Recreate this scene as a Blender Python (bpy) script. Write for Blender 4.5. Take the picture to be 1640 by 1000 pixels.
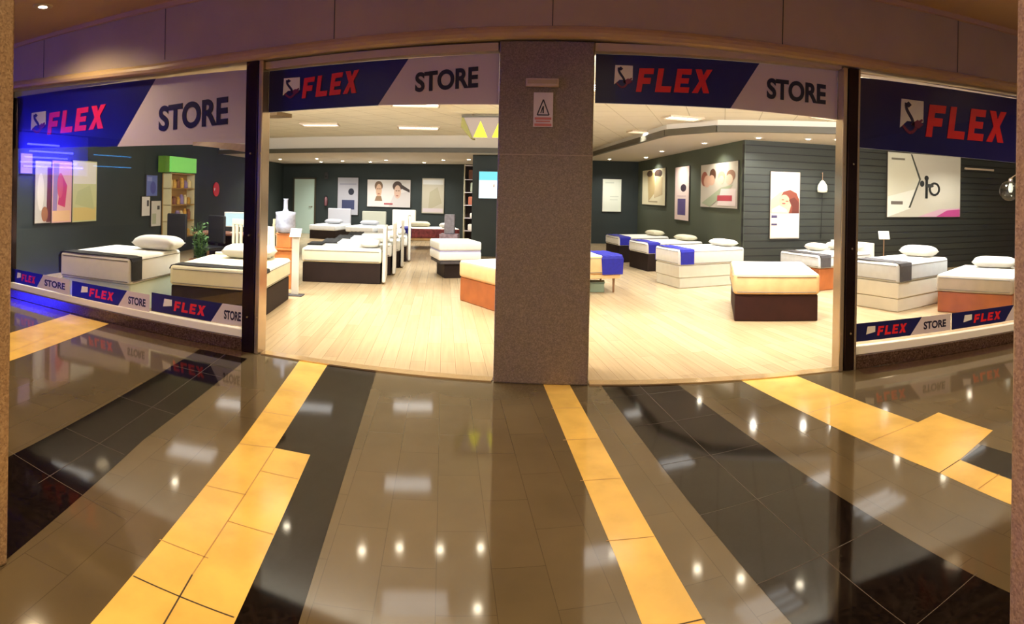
import bpy, bmesh, math, random
from mathutils import Vector, Matrix
from math import radians as R_, sin, cos, pi
random.seed(7)
SC = bpy.context.scene
COL = bpy.context.collection
for o in list(bpy.data.objects): bpy.data.objects.remove(o)

# ------------------------------------------------------------------ camera (a stitched panorama: cylindrical projection)
F = 950.0; CX = 820.0; CY = 311.7
cd = bpy.data.cameras.new('camera'); cam = bpy.data.objects.new('camera', cd); COL.objects.link(cam)
cd.type = 'PANO'; cd.panorama_type = 'CENTRAL_CYLINDRICAL'
cd.central_cylindrical_range_u_min = -CX/F; cd.central_cylindrical_range_u_max = (1640-CX)/F
cd.central_cylindrical_range_v_min = -(1000-CY)/F; cd.central_cylindrical_range_v_max = CY/F
cd.central_cylindrical_radius = 1.0
yaw = 90/F; roll = 19.6/F
fw = Vector((-sin(yaw), cos(yaw), 0)); r0 = Vector((cos(yaw), sin(yaw), 0)); zz = Vector((0, 0, 1))
rt = r0*cos(roll)+zz*sin(roll); up = zz*cos(roll)-r0*sin(roll)
M = Matrix.Identity(4)
for i in range(3):
    M[i][0] = rt[i]; M[i][1] = up[i]; M[i][2] = -fw[i]
M[2][3] = 1.6
cam.matrix_world = M
SC.camera = cam

# ------------------------------------------------------------------ world, exposure
w = bpy.data.worlds.new('world'); SC.world = w; w.use_nodes = True
w.node_tree.nodes['Background'].inputs[0].default_value = (.5, .38, .28, 1)
w.node_tree.nodes['Background'].inputs[1].default_value = 0.05
SC.view_settings.view_transform = 'Standard'; SC.view_settings.look = 'None'
SC.view_settings.gamma = 1; SC.view_settings.use_curve_mapping = False
SC.view_settings.exposure = 0.0
SC.cycles.max_bounces = 8; SC.cycles.diffuse_bounces = 4; SC.cycles.glossy_bounces = 4
SC.cycles.transparent_max_bounces = 12; SC.cycles.sample_clamp_indirect = 4
SC.cycles.caustics_reflective = False; SC.cycles.caustics_refractive = False
SC.cycles.use_denoising = True

SHOP_Z = 3.0        # shop ceiling
MALL_Z = 3.58       # mall ceiling
FRONT = 5.08        # storefront plane

def area(name, loc, sx, sy, power, col, rot=(0, 0, 0), spread=180):
    l = bpy.data.lights.new(name, 'AREA'); l.shape = 'RECTANGLE'; l.size = sx; l.size_y = sy
    l.energy = power; l.color = col; l.spread = R_(spread)
    o = bpy.data.objects.new(name, l); o.location = loc; o.rotation_euler = rot; COL.objects.link(o)
    return o
# unseen fill strips added to brighten the shop ceiling, behind the entrance header
for nm, loc, sx, pw, rz in [('ceiling_fill', (-3.5, 5.42, 2.72), 7.0, 330, 0), ('ceiling_fill', (4.0, 5.42, 2.72), 7.0, 330, 0)]:
    o = area(nm, loc, sx, .08, pw, (1.0, .98, .93), (R_(125), 0, rz))
# general light of the shop's ceiling panels (each sits just under its fixture, see the fixtures below)
SHOP_PANELS = [(-2.4, 9.0, .78), (-6.0, 8.3, .9), (-6.6, 10.7, .9), (-5.1, 11.4, .8), (-3.2, 12.3, .9), (-4.2, 7.6, .8), (-.4, 11.0, .8),
               (1.95, 10.1, .65), (1.55, 12.5, .6), (4.55, 7.8, .98), (4.17, 8.9, .6), (4.1, 10.18, .65), (.6, 7.6, .8), (6.9, 8.6, .9), (8.6, 7.6, .9),
               (-7.0, 6.3, .9), (6.2, 6.2, .9), (-1.6, 6.4, .8), (2.3, 6.3, .8)]
PANEL_POWER = 46
PANEL_COL = (.96, 1.0, .98)
# mall downlights
MALL_SPOTS = [(-5.1, 4.13), (-2.6, 2.6), (.4, 2.6), (3.4, 2.6), (-4.5, .4), (-1.2, .2), (2.2, .2), (5.2, 3.4), (-7.6, 2.4), (7.2, 1.0), (0, -2.4), (-3.6, -2.4), (3.6, -2.4)]
MALL_POWER = 70
MALL_COL = (1.0, .76, .46)
SPOT_COL = (1.0, .80, .52)

# ------------------------------------------------------------------ materials
MATS = {}
def lin(c):
    return tuple(((x/255)/12.92 if x/255 <= .04045 else ((x/255+.055)/1.055)**2.4) for x in c)
def nodes(m):
    m.use_nodes = True; nt = m.node_tree; b = nt.nodes['Principled BSDF']; return nt, b
def mat(name, rgb=None, rough=.5, metal=0, spec=.5, noise=0, scale=8, bump=0, col2=None, emit=None, coat=0, raw=None):
    if name in MATS: return MATS[name]
    m = bpy.data.materials.new(name); nt, b = nodes(m)
    c = raw if raw else lin(rgb)
    b.inputs['Base Color'].default_value = (*c, 1); b.inputs['Roughness'].default_value = rough
    b.inputs['Metallic'].default_value = metal; b.inputs['Specular IOR Level'].default_value = spec
    if coat: b.inputs['Coat Weight'].default_value = coat; b.inputs['Coat Roughness'].default_value = .03
    if emit: b.inputs['Emission Color'].default_value = (*c, 1); b.inputs['Emission Strength'].default_value = emit
    if noise or col2 or bump:
        tc = nt.nodes.new('ShaderNodeTexCoord'); n = nt.nodes.new('ShaderNodeTexNoise')
        n.inputs['Scale'].default_value = scale; n.inputs['Detail'].default_value = 5
        nt.links.new(tc.outputs['Object'], n.inputs['Vector'])
        r = nt.nodes.new('ShaderNodeValToRGB')
        c2 = lin(col2) if col2 else tuple(x*(1-noise) for x in c)
        c1 = c if col2 else tuple(min(1, x*(1+noise*.6)) for x in c)
        r.color_ramp.elements[0].position = .35; r.color_ramp.elements[1].position = .65
        r.color_ramp.elements[0].color = (*c2, 1); r.color_ramp.elements[1].color = (*c1, 1)
        nt.links.new(n.outputs['Fac'], r.inputs['Fac']); nt.links.new(r.outputs['Color'], b.inputs['Base Color'])
        if emit: nt.links.new(r.outputs['Color'], b.inputs['Emission Color'])
        if bump:
            bn = nt.nodes.new('ShaderNodeBump'); bn.inputs['Strength'].default_value = bump; bn.inputs['Distance'].default_value = .01
            nt.links.new(n.outputs['Fac'], bn.inputs['Height']); nt.links.new(bn.outputs['Normal'], b.inputs['Normal'])
    MATS[name] = m
    return m
def brick_mat(name, c1, c2, mortar, bw, bh, msize, rot=0, rough=.3, plane='XY', offset=.5, loc=(0, 0, 0), noise=.12, nscale=(3, 3, 3), spec=.5, coat=0, bumps=0):
    m = bpy.data.materials.new(name); nt, b = nodes(m)
    tc = nt.nodes.new('ShaderNodeTexCoord'); mp = nt.nodes.new('ShaderNodeMapping')
    nt.links.new(tc.outputs['Object'], mp.inputs['Vector'])
    mp.inputs['Location'].default_value = loc
    if plane == 'XZ': mp.inputs['Rotation'].default_value = (R_(-90), 0, 0)
    else: mp.inputs['Rotation'].default_value = (0, 0, rot)
    br = nt.nodes.new('ShaderNodeTexBrick'); br.offset = offset
    br.inputs['Scale'].default_value = 1; br.inputs['Brick Width'].default_value = bw; br.inputs['Row Height'].default_value = bh
    br.inputs['Mortar Size'].default_value = msize; br.inputs['Mortar Smooth'].default_value = .1
    br.inputs['Color1'].default_value = (*lin(c1), 1); br.inputs['Color2'].default_value = (*lin(c2), 1); br.inputs['Mortar'].default_value = (*lin(mortar), 1)
    nt.links.new(mp.outputs['Vector'], br.inputs['Vector'])
    n = nt.nodes.new('ShaderNodeTexNoise'); n.inputs['Scale'].default_value = 1; n.inputs['Detail'].default_value = 6
    m2 = nt.nodes.new('ShaderNodeMapping'); m2.inputs['Scale'].default_value = nscale
    nt.links.new(mp.outputs['Vector'], m2.inputs['Vector']); nt.links.new(m2.outputs['Vector'], n.inputs['Vector'])
    mr = nt.nodes.new('ShaderNodeMapRange'); mr.inputs['From Min'].default_value = .3; mr.inputs['From Max'].default_value = .7
    mr.inputs['To Min'].default_value = 1-noise; mr.inputs['To Max'].default_value = 1+noise
    nt.links.new(n.outputs['Fac'], mr.inputs['Value'])
    mx = nt.nodes.new('ShaderNodeVectorMath'); mx.operation = 'SCALE'
    nt.links.new(br.outputs['Color'], mx.inputs[0]); nt.links.new(mr.outputs['Result'], mx.inputs['Scale'])
    nt.links.new(mx.outputs['Vector'], b.inputs['Base Color'])
    b.inputs['Roughness'].default_value = rough; b.inputs['Specular IOR Level'].default_value = spec
    if coat: b.inputs['Coat Weight'].default_value = coat; b.inputs['Coat Roughness'].default_value = .04
    if bumps:
        bn = nt.nodes.new('ShaderNodeBump'); bn.inputs['Strength'].default_value = bumps; bn.inputs['Distance'].default_value = .01; bn.invert = True
        nt.links.new(br.outputs['Fac'], bn.inputs['Height']); nt.links.new(bn.outputs['Normal'], b.inputs['Normal'])
    MATS[name] = m
    return m
def granite(name, c1, c2, c3, scale=120, rough=.25, coat=0):
    m = bpy.data.materials.new(name); nt, b = nodes(m)
    tc = nt.nodes.new('ShaderNodeTexCoord'); v = nt.nodes.new('ShaderNodeTexVoronoi'); v.inputs['Scale'].default_value = scale
    n = nt.nodes.new('ShaderNodeTexNoise'); n.inputs['Scale'].default_value = scale*.4; n.inputs['Detail'].default_value = 6
    nt.links.new(tc.outputs['Object'], v.inputs['Vector']); nt.links.new(tc.outputs['Object'], n.inputs['Vector'])
    mx = nt.nodes.new('ShaderNodeMix'); mx.inputs[0].default_value = .5
    nt.links.new(v.outputs['Color'], mx.inputs[2]); nt.links.new(n.outputs['Fac'], mx.inputs[3])
    r = nt.nodes.new('ShaderNodeValToRGB'); e = r.color_ramp.elements
    e[0].position = .3; e[0].color = (*lin(c1), 1); e[1].position = .72; e[1].color = (*lin(c3), 1)
    k = e.new(.5); k.color = (*lin(c2), 1)
    nt.links.new(mx.outputs[0], r.inputs['Fac']); nt.links.new(r.outputs['Color'], b.inputs['Base Color'])
    b.inputs['Roughness'].default_value = rough; b.inputs['Specular IOR Level'].default_value = .17 if rough < .08 else .5
    MATS[name] = m; return m
def glass_mat(name, tint=(1, 1, 1), ior=1.5):
    m = bpy.data.materials.new(name); m.use_nodes = True; nt = m.node_tree; nt.nodes.clear()
    out = nt.nodes.new('ShaderNodeOutputMaterial'); t = nt.nodes.new('ShaderNodeBsdfTransparent'); g = nt.nodes.new('ShaderNodeBsdfGlossy')
    t.inputs[0].default_value = (*tint, 1); g.inputs['Roughness'].default_value = .01
    f = nt.nodes.new('ShaderNodeFresnel'); ge = nt.nodes.new('ShaderNodeNewGeometry'); mr = nt.nodes.new('ShaderNodeMapRange')
    mr.inputs['To Min'].default_value = ior; mr.inputs['To Max'].default_value = 1/ior
    nt.links.new(ge.outputs['Backfacing'], mr.inputs['Value']); nt.links.new(mr.outputs['Result'], f.inputs['IOR']); mx = nt.nodes.new('ShaderNodeMixShader')
    nt.links.new(f.outputs[0], mx.inputs[0]); nt.links.new(t.outputs[0], mx.inputs[1]); nt.links.new(g.outputs[0], mx.inputs[2])
    nt.links.new(mx.outputs[0], out.inputs[0]); MATS[name] = m; return m
def emit_mat(name, col, strength):
    m = bpy.data.materials.new(name); m.use_nodes = True; nt = m.node_tree; nt.nodes.clear()
    out = nt.nodes.new('ShaderNodeOutputMaterial'); e = nt.nodes.new('ShaderNodeEmission')
    e.inputs[0].default_value = (*col, 1); e.inputs[1].default_value = strength
    nt.links.new(e.outputs[0], out.inputs[0]); MATS[name] = m; return m

# ------------------------------------------------------------------ mesh helpers
def link(name, me, m=None, parent=None, smooth=False):
    o = bpy.data.objects.new(name, me); COL.objects.link(o)
    if m is not None:
        for k in (m if isinstance(m, (list, tuple)) else [m]): me.materials.append(k)
    if parent: o.parent = parent
    if smooth:
        for p in me.polygons: p.use_smooth = True
    return o
def obj(name, bm, m=None, parent=None, smooth=False):
    bmesh.ops.recalc_face_normals(bm, faces=bm.faces) if not bm.get('keep', None) else None
    me = bpy.data.meshes.new(name); bm.to_mesh(me); bm.free()
    return link(name, me, m, parent, smooth)
class BM:
    """collects shapes into one mesh"""
    def __init__(s): s.v = []; s.f = []; s.m = []
    def add(s, vs, fs, mi=0):
        k = len(s.v); s.v += [tuple(v) for v in vs]; s.f += [tuple(i+k for i in f) for f in fs]; s.m += [mi]*len(fs); return s
    def box(s, x0, x1, y0, y1, z0, z1, mi=0, T=None):
        vs = [(x, y, z) for z in (z0, z1) for y in (y0, y1) for x in (x0, x1)]
        if T: vs = [T @ Vector(v) for v in vs]
        return s.add(vs, [(0, 2, 3, 1), (4, 5, 7, 6), (0, 1, 5, 4), (2, 6, 7, 3), (0, 4, 6, 2), (1, 3, 7, 5)], mi)
    def rbox(s, x0, x1, y0, y1, z0, z1, r=.02, seg=2, mi=0, T=None):
        bm = bmesh.new(); bmesh.ops.create_cube(bm, size=1)
        for v in bm.verts: v.co = Vector((x0+(v.co.x+.5)*(x1-x0), y0+(v.co.y+.5)*(y1-y0), z0+(v.co.z+.5)*(z1-z0)))
        bmesh.ops.bevel(bm, geom=bm.edges[:], offset=r, segments=seg, profile=.5, affect='EDGES')
        bm.verts.index_update()
        vs = [T @ v.co if T else v.co.copy() for v in bm.verts]
        s.add(vs, [tuple(v.index for v in f.verts) for f in bm.faces], mi); bm.free(); return s
    def cyl(s, p, q, r, r2=None, n=16, mi=0, cap=True):
        p = Vector(p); q = Vector(q); r2 = r if r2 is None else r2
        d = (q-p).normalized(); a = d.orthogonal().normalized(); b = d.cross(a)
        vs = []
        for c, rr in ((p, r), (q, r2)):
            for i in range(n):
                t = 2*pi*i/n; vs.append(c+(a*cos(t)+b*sin(t))*rr)
        fs = [(i, (i+1) % n, n+(i+1) % n, n+i) for i in range(n)]
        if cap: fs += [tuple(range(n))[::-1], tuple(range(n, 2*n))]
        return s.add(vs, fs, mi)
    def tube(s, pts, r, n=10, mi=0):
        for a, b in zip(pts, pts[1:]): s.cyl(a, b, r, n=n, mi=mi)
        return s
    def lathe(s, prof, c=(0, 0, 0), n=24, mi=0):
        vs = []
        for r, z in prof:
            for i in range(n): vs.append((c[0]+r*cos(2*pi*i/n), c[1]+r*sin(2*pi*i/n), c[2]+z))
        fs = []
        for k in range(len(prof)-1):
            for i in range(n): fs.append((k*n+i, k*n+(i+1) % n, (k+1)*n+(i+1) % n, (k+1)*n+i))
        fs.append(tuple(range(n))[::-1]); fs.append(tuple((len(prof)-1)*n+i for i in range(n)))
        return s.add(vs, fs, mi)
    def sphere(s, c, r, sz=(1, 1, 1), n=16, mi=0):
        vs = []; fs = []; h = n//2
        for j in range(h+1):
            for i in range(n):
                a = pi*j/h; t = 2*pi*i/n
                vs.append((c[0]+r*sz[0]*sin(a)*cos(t), c[1]+r*sz[1]*sin(a)*sin(t), c[2]+r*sz[2]*cos(a)))
        for j in range(h):
            for i in range(n): fs.append((j*n+i, j*n+(i+1) % n, (j+1)*n+(i+1) % n, (j+1)*n+i))
        return s.add(vs, fs, mi)
    def prism(s, poly, axis, a, b, mi=0, T=None):
        """poly of 2D points, extruded along axis ('x','y','z') from a to b"""
        n = len(poly)
        def P(u, v, t): return {'x': (t, u, v), 'y': (u, t, v), 'z': (u, v, t)}[axis]
        vs = [P(u, v, a) for u, v in poly]+[P(u, v, b) for u, v in poly]
        if T: vs = [T @ Vector(v) for v in vs]
        return s.add(vs, [tuple(range(n))[::-1], tuple(range(n, 2*n))]+[(i, (i+1) % n, n+(i+1) % n, n+i) for i in range(n)], mi)
    def build(s, name, m=None, parent=None, smooth=False, fix=True):
        me = bpy.data.meshes.new(name); me.from_pydata([tuple(v) for v in s.v], [], s.f)
        mats = m if isinstance(m, (list, tuple)) else [m]
        for p, mi in zip(me.polygons, s.m): p.material_index = mi
        if fix:
            bm = bmesh.new(); bm.from_mesh(me); bmesh.ops.recalc_face_normals(bm, faces=bm.faces); bm.to_mesh(me); bm.free()
        me.update()
        return link(name, me, mats, parent, smooth)
def empty(name, loc=(0, 0, 0), rz=0):
    o = bpy.data.objects.new(name, None); o.location = loc; o.rotation_euler = (0, 0, rz); o.empty_display_size = .1; COL.objects.link(o); return o
def tag(o, label=None, cat=None, group=None, kind=None):
    if label: o['label'] = label
    if cat: o['category'] = cat
    if group: o['group'] = group
    if kind: o['kind'] = kind
    return o
def struct(o, label=None, cat=None): o['kind'] = 'structure'; return tag(o, label, cat)
def copy_tree(o, parent=None):
    c = o.copy(); COL.objects.link(c); c.parent = parent
    for ch in [x for x in bpy.data.objects if x.parent == o]: copy_tree(ch, c)
    return c

# ------------------------------------------------------------------ palette
m_taupe = brick_mat('taupe_tiles', (92, 79, 58), (88, 76, 56), (72, 62, 46), .56, .235, .0016, rot=R_(-102), rough=.07, offset=.5, noise=.10, nscale=(2, 2, 2), spec=.42)
m_black = granite('black_granite', (16, 11, 9), (22, 16, 13), (30, 22, 18), 60, .06)
m_yel = mat('yellow_marble', (228, 188, 100), rough=.14, noise=.16, scale=3.2, spec=.35)
m_joint = mat('dark_joint', (58, 42, 22), rough=.6)
m_brownstrip = granite('brown_granite', (52, 36, 26), (74, 54, 42), (92, 72, 58), 90, .1)
m_colgran = granite('column_granite', (108, 94, 78), (124, 109, 90), (142, 126, 106), 130, .3)
m_pilgran = granite('pillar_granite', (140, 112, 84), (166, 136, 104), (186, 158, 124), 130, .3)
m_fascia = mat('fascia_plaster', (180, 162, 132), rough=.55, noise=.07, scale=1.2)
m_glowband = mat('ochre_glow_band', (196, 166, 116), rough=.4, noise=.05, scale=2)  # ochre stands for the warm light on the fascia's lower edge, painted in
m_mallceil = mat('mall_ceiling_paint', (196, 164, 132), rough=.7)
m_mallwall = mat('mall_wall_paint', (130, 108, 86), rough=.6, noise=.2, scale=1)
m_post = mat('dark_steel', (60, 46, 46), rough=.22, metal=.85, noise=.3, scale=2)
m_chrome = mat('brushed_aluminium', (206, 190, 166), rough=.22, metal=.8)
m_rail = mat('beige_rail', (196, 176, 150), rough=.4)
m_blue = mat('sign_blue', (22, 24, 98), rough=.3, noise=.12, scale=2)
m_navy = mat('sticker_blue', (24, 28, 84), rough=.3)
m_signwhite = mat('sign_white', (212, 200, 204), rough=.4)
m_white = mat('white_paint', (236, 232, 222), rough=.5)
m_red = mat('logo_red', (226, 36, 40), rough=.35)
m_ink = mat('dark_blue_ink', (22, 18, 50), rough=.4)
m_swan = mat('emblem_navy', (30, 24, 70), rough=.4)
m_wine = mat('emblem_wine', (120, 30, 70), rough=.4)
m_wall = mat('shop_dark_paint', (36, 46, 46), rough=.7, noise=.08, scale=1.5)
m_wallgreen = mat('shop_green_grey_paint', (72, 78, 62), rough=.7, noise=.06, scale=1.2)
m_ship = brick_mat('dark_shiplap', (46, 50, 44), (42, 46, 42), (16, 17, 16), 40, .15, .011, plane='XZ', rough=.55, noise=.08, nscale=(1, 20, 1), bumps=.6)
m_wood = brick_mat('light_laminate', (182, 160, 126), (170, 146, 112), (140, 116, 86), 1.4, .14, .002, rot=R_(-102), rough=.24, noise=.08, nscale=(1.5, 26, 1), spec=.5)
m_ceil = brick_mat('ceiling_tiles', (246, 240, 222), (243, 237, 218), (206, 198, 176), .6, .6, .008, rot=R_(15), rough=.8, offset=0, noise=.03)
m_soffit = mat('soffit_paint', (216, 208, 196), rough=.7)
m_darktrim = mat('dark_trim', (74, 68, 54), rough=.5)
m_matt = mat('mattress_white', (240, 238, 230), rough=.85, noise=.03, scale=14, bump=.2)
m_mattcream = mat('mattress_cream', (232, 228, 202), rough=.85, noise=.04, scale=10, bump=.2)
m_mattgrey = mat('mattress_pale_grey', (214, 218, 220), rough=.85, noise=.05, scale=10, bump=.2)
m_peach = mat('mattress_peach', (236, 196, 140), rough=.8, noise=.12, scale=5, bump=.2)
m_mattwarm = mat('mattress_warm_grey', (186, 176, 160), rough=.85, noise=.08, scale=5, bump=.2)
m_pipe = mat('grey_piping', (128, 124, 116), rough=.7)
m_basedark = mat('base_dark_brown', (36, 25, 22), rough=.7, spec=.2, noise=.15, scale=4)
m_basemar = mat('base_maroon_brown', (44, 17, 10), rough=.7, spec=.2, noise=.15, scale=4)
m_baseorange = mat('base_orange_wood', (158, 88, 42), rough=.45, noise=.14, scale=5)
m_basewhite = mat('base_white_leather', (226, 222, 206), rough=.5, noise=.04, scale=6)
m_basegreen = mat('base_pale_green', (216, 228, 208), rough=.55)
m_runblack = mat('runner_black', (18, 17, 17), rough=.9, bump=.5, scale=30, noise=.2)
m_runblue = mat('runner_blue', (20, 22, 150), rough=.7, bump=.2, scale=20, noise=.15)
m_runbluet = mat('runner_bright_blue', (30, 60, 190), rough=.7)
m_rungrey = mat('runner_charcoal', (62, 58, 60), rough=.8, noise=.15, scale=18)
m_pillow = mat('pillow_white', (244, 240, 230), rough=.9, noise=.03, scale=6, bump=.3)
m_pillowc = mat('pillow_cream', (232, 226, 196), rough=.9, noise=.03, scale=6, bump=.3)
m_leg = mat('steel_leg', (150, 120, 96), rough=.3, metal=.7)
m_blackplastic = mat('black_plastic', (16, 16, 18), rough=.5)
m_screen = emit_mat('lit_screen', (.72, .95, .95), 1.1)
m_tv = None
m_leaf = mat('leaf_green', (58, 92, 40), rough=.6, noise=.3, scale=12)
m_terra = mat('terracotta', (130, 78, 48), rough=.7)
m_orangewood = mat('orange_wood', (190, 116, 60), rough=.5, noise=.15, scale=6)
m_crystal = mat('acrylic_grey', (170, 176, 196), rough=.15, noise=.3, scale=8)
m_gold = mat('amber_goods', (206, 160, 66), rough=.5, noise=.25, scale=12)
m_glass = glass_mat('window_glass')
m_diff = emit_mat('panel_diffuser', (1.0, .98, .93), 6.5)
m_bulb = emit_mat('spot_bulb', (1.0, .86, .62), 60)
m_mallbulb = emit_mat('downlight_bulb', (1.0, .88, .66), 26)
m_neon = emit_mat('blue_neon', (.02, .02, 1.0), 110)
m_cyan = emit_mat('cyan_neon', (.05, .38, 1.0), 7)

# ------------------------------------------------------------------ mall floor with its inlaid bands (one surface)
fl = BM()
fl.add([(-17.2, -10, 0), (12, -10, 0), (12, 5.06, 0), (-17.2, 5.06, 0)], [(0, 1, 2, 3)], 0)
def inlay(pts, mi, z=.001):
    fl.add([(x, y, z) for x, y in pts], [tuple(range(len(pts)))], mi)
# granite border along the shop front
inlay([(-17.2, 4.80), (-2.95, 4.80), (-2.95, 5.06), (-17.2, 5.06)], 3, .0005)
inlay([(2.66, 4.80), (12, 4.80), (12, 5.06), (2.66, 5.06)], 3, .0005)
# left yellow band, stepping one tile wider towards the viewer, and the black band beside it
inlay([(-.62, -2.2), (-1.531, 1.506), (-1.80, 2.62), (-1.93, 3.17), (-2.415, 5.05), (-2.127, 5.05), (-1.711, 3.236), (-1.478, 3.256), (-1.132, 1.847), (-.16, -2.2)], 1)
inlay([(-.16, -2.2), (-1.132, 1.847), (-1.478, 3.256), (-1.711, 3.236), (-2.127, 5.05), (-1.655, 5.05), (-.928, 1.968), (.05, -2.2)], 2)
inlay([(-1.36, -1.5), (-2.03, 1.50), (-2.433, 2.838), (-2.85, 4.80), (-3.40, 4.80), (-2.806, 2.099), (-1.9, -1.5)], 2)
# middle yellow band
inlay([(-.185, 5.05), (.242, 2.639), (.308, 2.209), (1.09, -2.2), (1.33, -2.2), (.545, 2.173), (.04, 5.05)], 1)
# broad black band with a centre joint
inlay([(.305, 5.05), (.659, 3.091), (.857, 2.084), (1.70, -2.2), (2.60, -2.2), (1.661, 1.895), (1.485, 2.728), (.955, 5.05)], 2)
# right yellow band with its side step, narrowing beyond it, and the small black field
inlay([(1.525, 5.05), (2.09, 2.846), (2.297, 2.919), (2.774, 3.154), (2.675, 3.67), (2.428, 3.584), (2.05, 5.05)], 1)
inlay([(2.09, 2.846), (2.17, 2.33), (3.05, -1.6), (3.27, -1.6), (2.37, 2.50), (2.297, 2.919)], 1)
inlay([(2.305, 2.912), (2.552, 3.013), (2.84, 1.9), (3.7, -1.6), (3.28, -1.6), (2.38, 2.50)], 2, .0008)
# yellow field by the left window
inlay([(-5.168, 3.809), (-5.487, 4.95), (-4.805, 4.95), (-4.335, 3.199), (-3.6, .2), (-4.35, .2)], 1)
def joint(a, b, wd=.005, mi=4):
    a = Vector((*a, 0)); b = Vector((*b, 0)); d = (b-a).normalized(); n = Vector((-d.y, d.x, 0))*wd
    fl.add([(p.x, p.y, .0016) for p in (a-n, b-n, b+n, a+n)], [(0, 1, 2, 3)], mi)
for a, b in [((-1.42, 1.98), (-1.325, 1.65)), ((-1.325, 1.65), (-.40, -2.2)), ((-1.60, 1.815), (-1.149, 1.874)), ((-1.46, 1.25), (-1.0, 1.3)), ((.32, 2.17), (.55, 2.20)), ((2.09, 2.846), (2.297, 2.919))]:
    joint(a, b, .0035)
m_jfaint = mat('faint_joint', (176, 132, 70), rough=.5)
for a, b in [((-1.711, 3.236), (-1.42, 1.98)), ((-1.93, 3.17), (-1.711, 3.236)), ((-1.79, 2.62), (-1.57, 2.66)), ((-1.68, 2.084), (-1.43, 2.11)), ((-1.64, 2.93), (-1.41, 2.95)), ((-1.52, 2.40), (-1.28, 2.42)), ((-2.07, 3.72), (-1.83, 3.75)), ((-2.2, 4.2), (-1.95, 4.24)),
             ((-.0, 3.88), (.22, 3.91)), ((.10, 3.33), (.33, 3.36)), ((.21, 2.75), (.435, 2.77)), ((-.09, 4.45), (.13, 4.48)), ((2.15, 2.56), (2.36, 2.62)), ((1.95, 3.45), (2.40, 3.58)), ((1.78, 4.1), (2.25, 4.24)), ((-4.55, 3.3), (-5.1, 4.93))]:
    joint(a, b, .003, 6)
m_jgrey = mat('thin_grey_joint', (74, 62, 52), rough=.5)
for a, b in [((.625, 5.05), (1.22, 2.0)), ((1.22, 2.0), (2.1, -2.2)), ((.36, 4.7), (.99, 4.85)), ((.47, 4.1), (1.12, 4.27)), ((.58, 3.5), (1.25, 3.68)), ((.69, 2.92), (1.39, 3.1)), ((.80, 2.34), (1.52, 2.54)), ((.92, 1.77), (1.66, 1.98)),
             ((-3.12, 2.1), (-1.9, 2.1)), ((-3.1, 4.8), (-2.45, 2.0)), ((-3.28, 4.2), (-2.72, 4.2)), ((-3.1, 3.3), (-2.54, 3.3)), ((-2.9, 2.6), (-2.38, 2.6))]:
    joint(a, b, .0018, 5)
struct(fl.build('floor', [m_taupe, m_yel, m_black, m_brownstrip, m_joint, m_jgrey, m_jfaint], fix=False))

# shop floor
sf = BM().box(-14, 14, 5.06, 20.2, -.05, .004)
struct(sf.build('floor', m_wood))
thr = BM().box(-2.82, -.62, 5.0, 5.12, 0, .012); thr.box(.21, 2.5, 5.0, 5.12, 0, .012)
struct(thr.build('trim_1', mat('brass_threshold', (232, 200, 150), rough=.16, metal=.7)))

# ------------------------------------------------------------------ mall shell
struct(BM().box(-17.2, 12, -10, 5.3, MALL_Z, MALL_Z+.1).build('ceiling', m_mallceil))
# fascia above the shop front; its lower edge sags and rises a little along the front
low = [(-17.2, 3.2), (-7.18, 2.974), (-5.49, 2.895), (-4.26, 2.845), (-2.98, 2.85), (-1.75, 2.88), (-.67, 2.91), (.19, 2.919), (1.0, 2.905), (1.7, 2.89), (2.58, 2.872), (3.15, 2.86), (4.89, 2.884), (12, 2.9)]
fa = BM()
for (xa, za), (xb, zb) in zip(low, low[1:]):
    fa.add([(xa, 4.97, za), (xb, 4.97, zb), (xb, 4.97, MALL_Z), (xa, 4.97, MALL_Z), (xa, 5.3, za), (xb, 5.3, zb), (xb, 5.3, MALL_Z), (xa, 5.3, MALL_Z)],
           [(0, 1, 2, 3), (4, 7, 6, 5), (0, 4, 5, 1), (3, 2, 6, 7)])
struct(fa.build('wall_front', m_fascia, fix=False))
mo = BM()  # rounded lower edge of the fascia, its warm light put in the colour
prof = [(4.972, .11), (4.955, .10), (4.94, .075), (4.935, .045), (4.945, .015), (4.972, 0)]
for (xa, za), (xb, zb) in zip(low, low[1:]):
    for (ya, ha), (yb, hb) in zip(prof, prof[1:]):
        mo.add([(xa, ya, za+ha), (xa, yb, za+hb), (xb, yb, zb+hb), (xb, ya, zb+ha)], [(0, 1, 2, 3)])
struct(mo.build('trim_2', m_glowband, fix=False, smooth=True))
fj = BM()
for x in (-6.1, -4.05, -2.1, -.16, 1.85, 3.8, 5.8): fj.box(x-.004, x+.004, 4.966, 4.972, 2.98, MALL_Z)
struct(fj.build('trim_3', m_darktrim))
struct(BM().box(-17.2, -17, -10, 5.3, 0, MALL_Z).build('wall_left', m_mallwall))
struct(BM().box(9.0, 9.2, -10, 5.3, 0, MALL_Z).build('wall_right', m_mallwall))
struct(BM().box(-17.2, 12, -9.7, -9.5, 0, MALL_Z).build('wall_back', m_mallwall))
m_mallfill = emit_mat('mall_fill_glow', (1.0, .88, .68), 1.3)  # unseen glowing panels added to light the mall front, framed like shop windows
for k, x in enumerate((-7.6, -3.6, .4, 4.4)):
    e = empty('window_%d' % (k+3), (x, -9.5, 0)); struct(e)
    BM().box(0, 3.4, 0, .01, .5, 2.7).build('fill_pane', m_mallfill, e)
    BM().box(-.06, 0, 0, .05, .44, 2.76).box(3.4, 3.46, 0, .05, .44, 2.76).box(0, 3.4, 0, .05, 2.7, 2.76).box(0, 3.4, 0, .05, .44, .5).build('window_frame', m_post, e)
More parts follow.
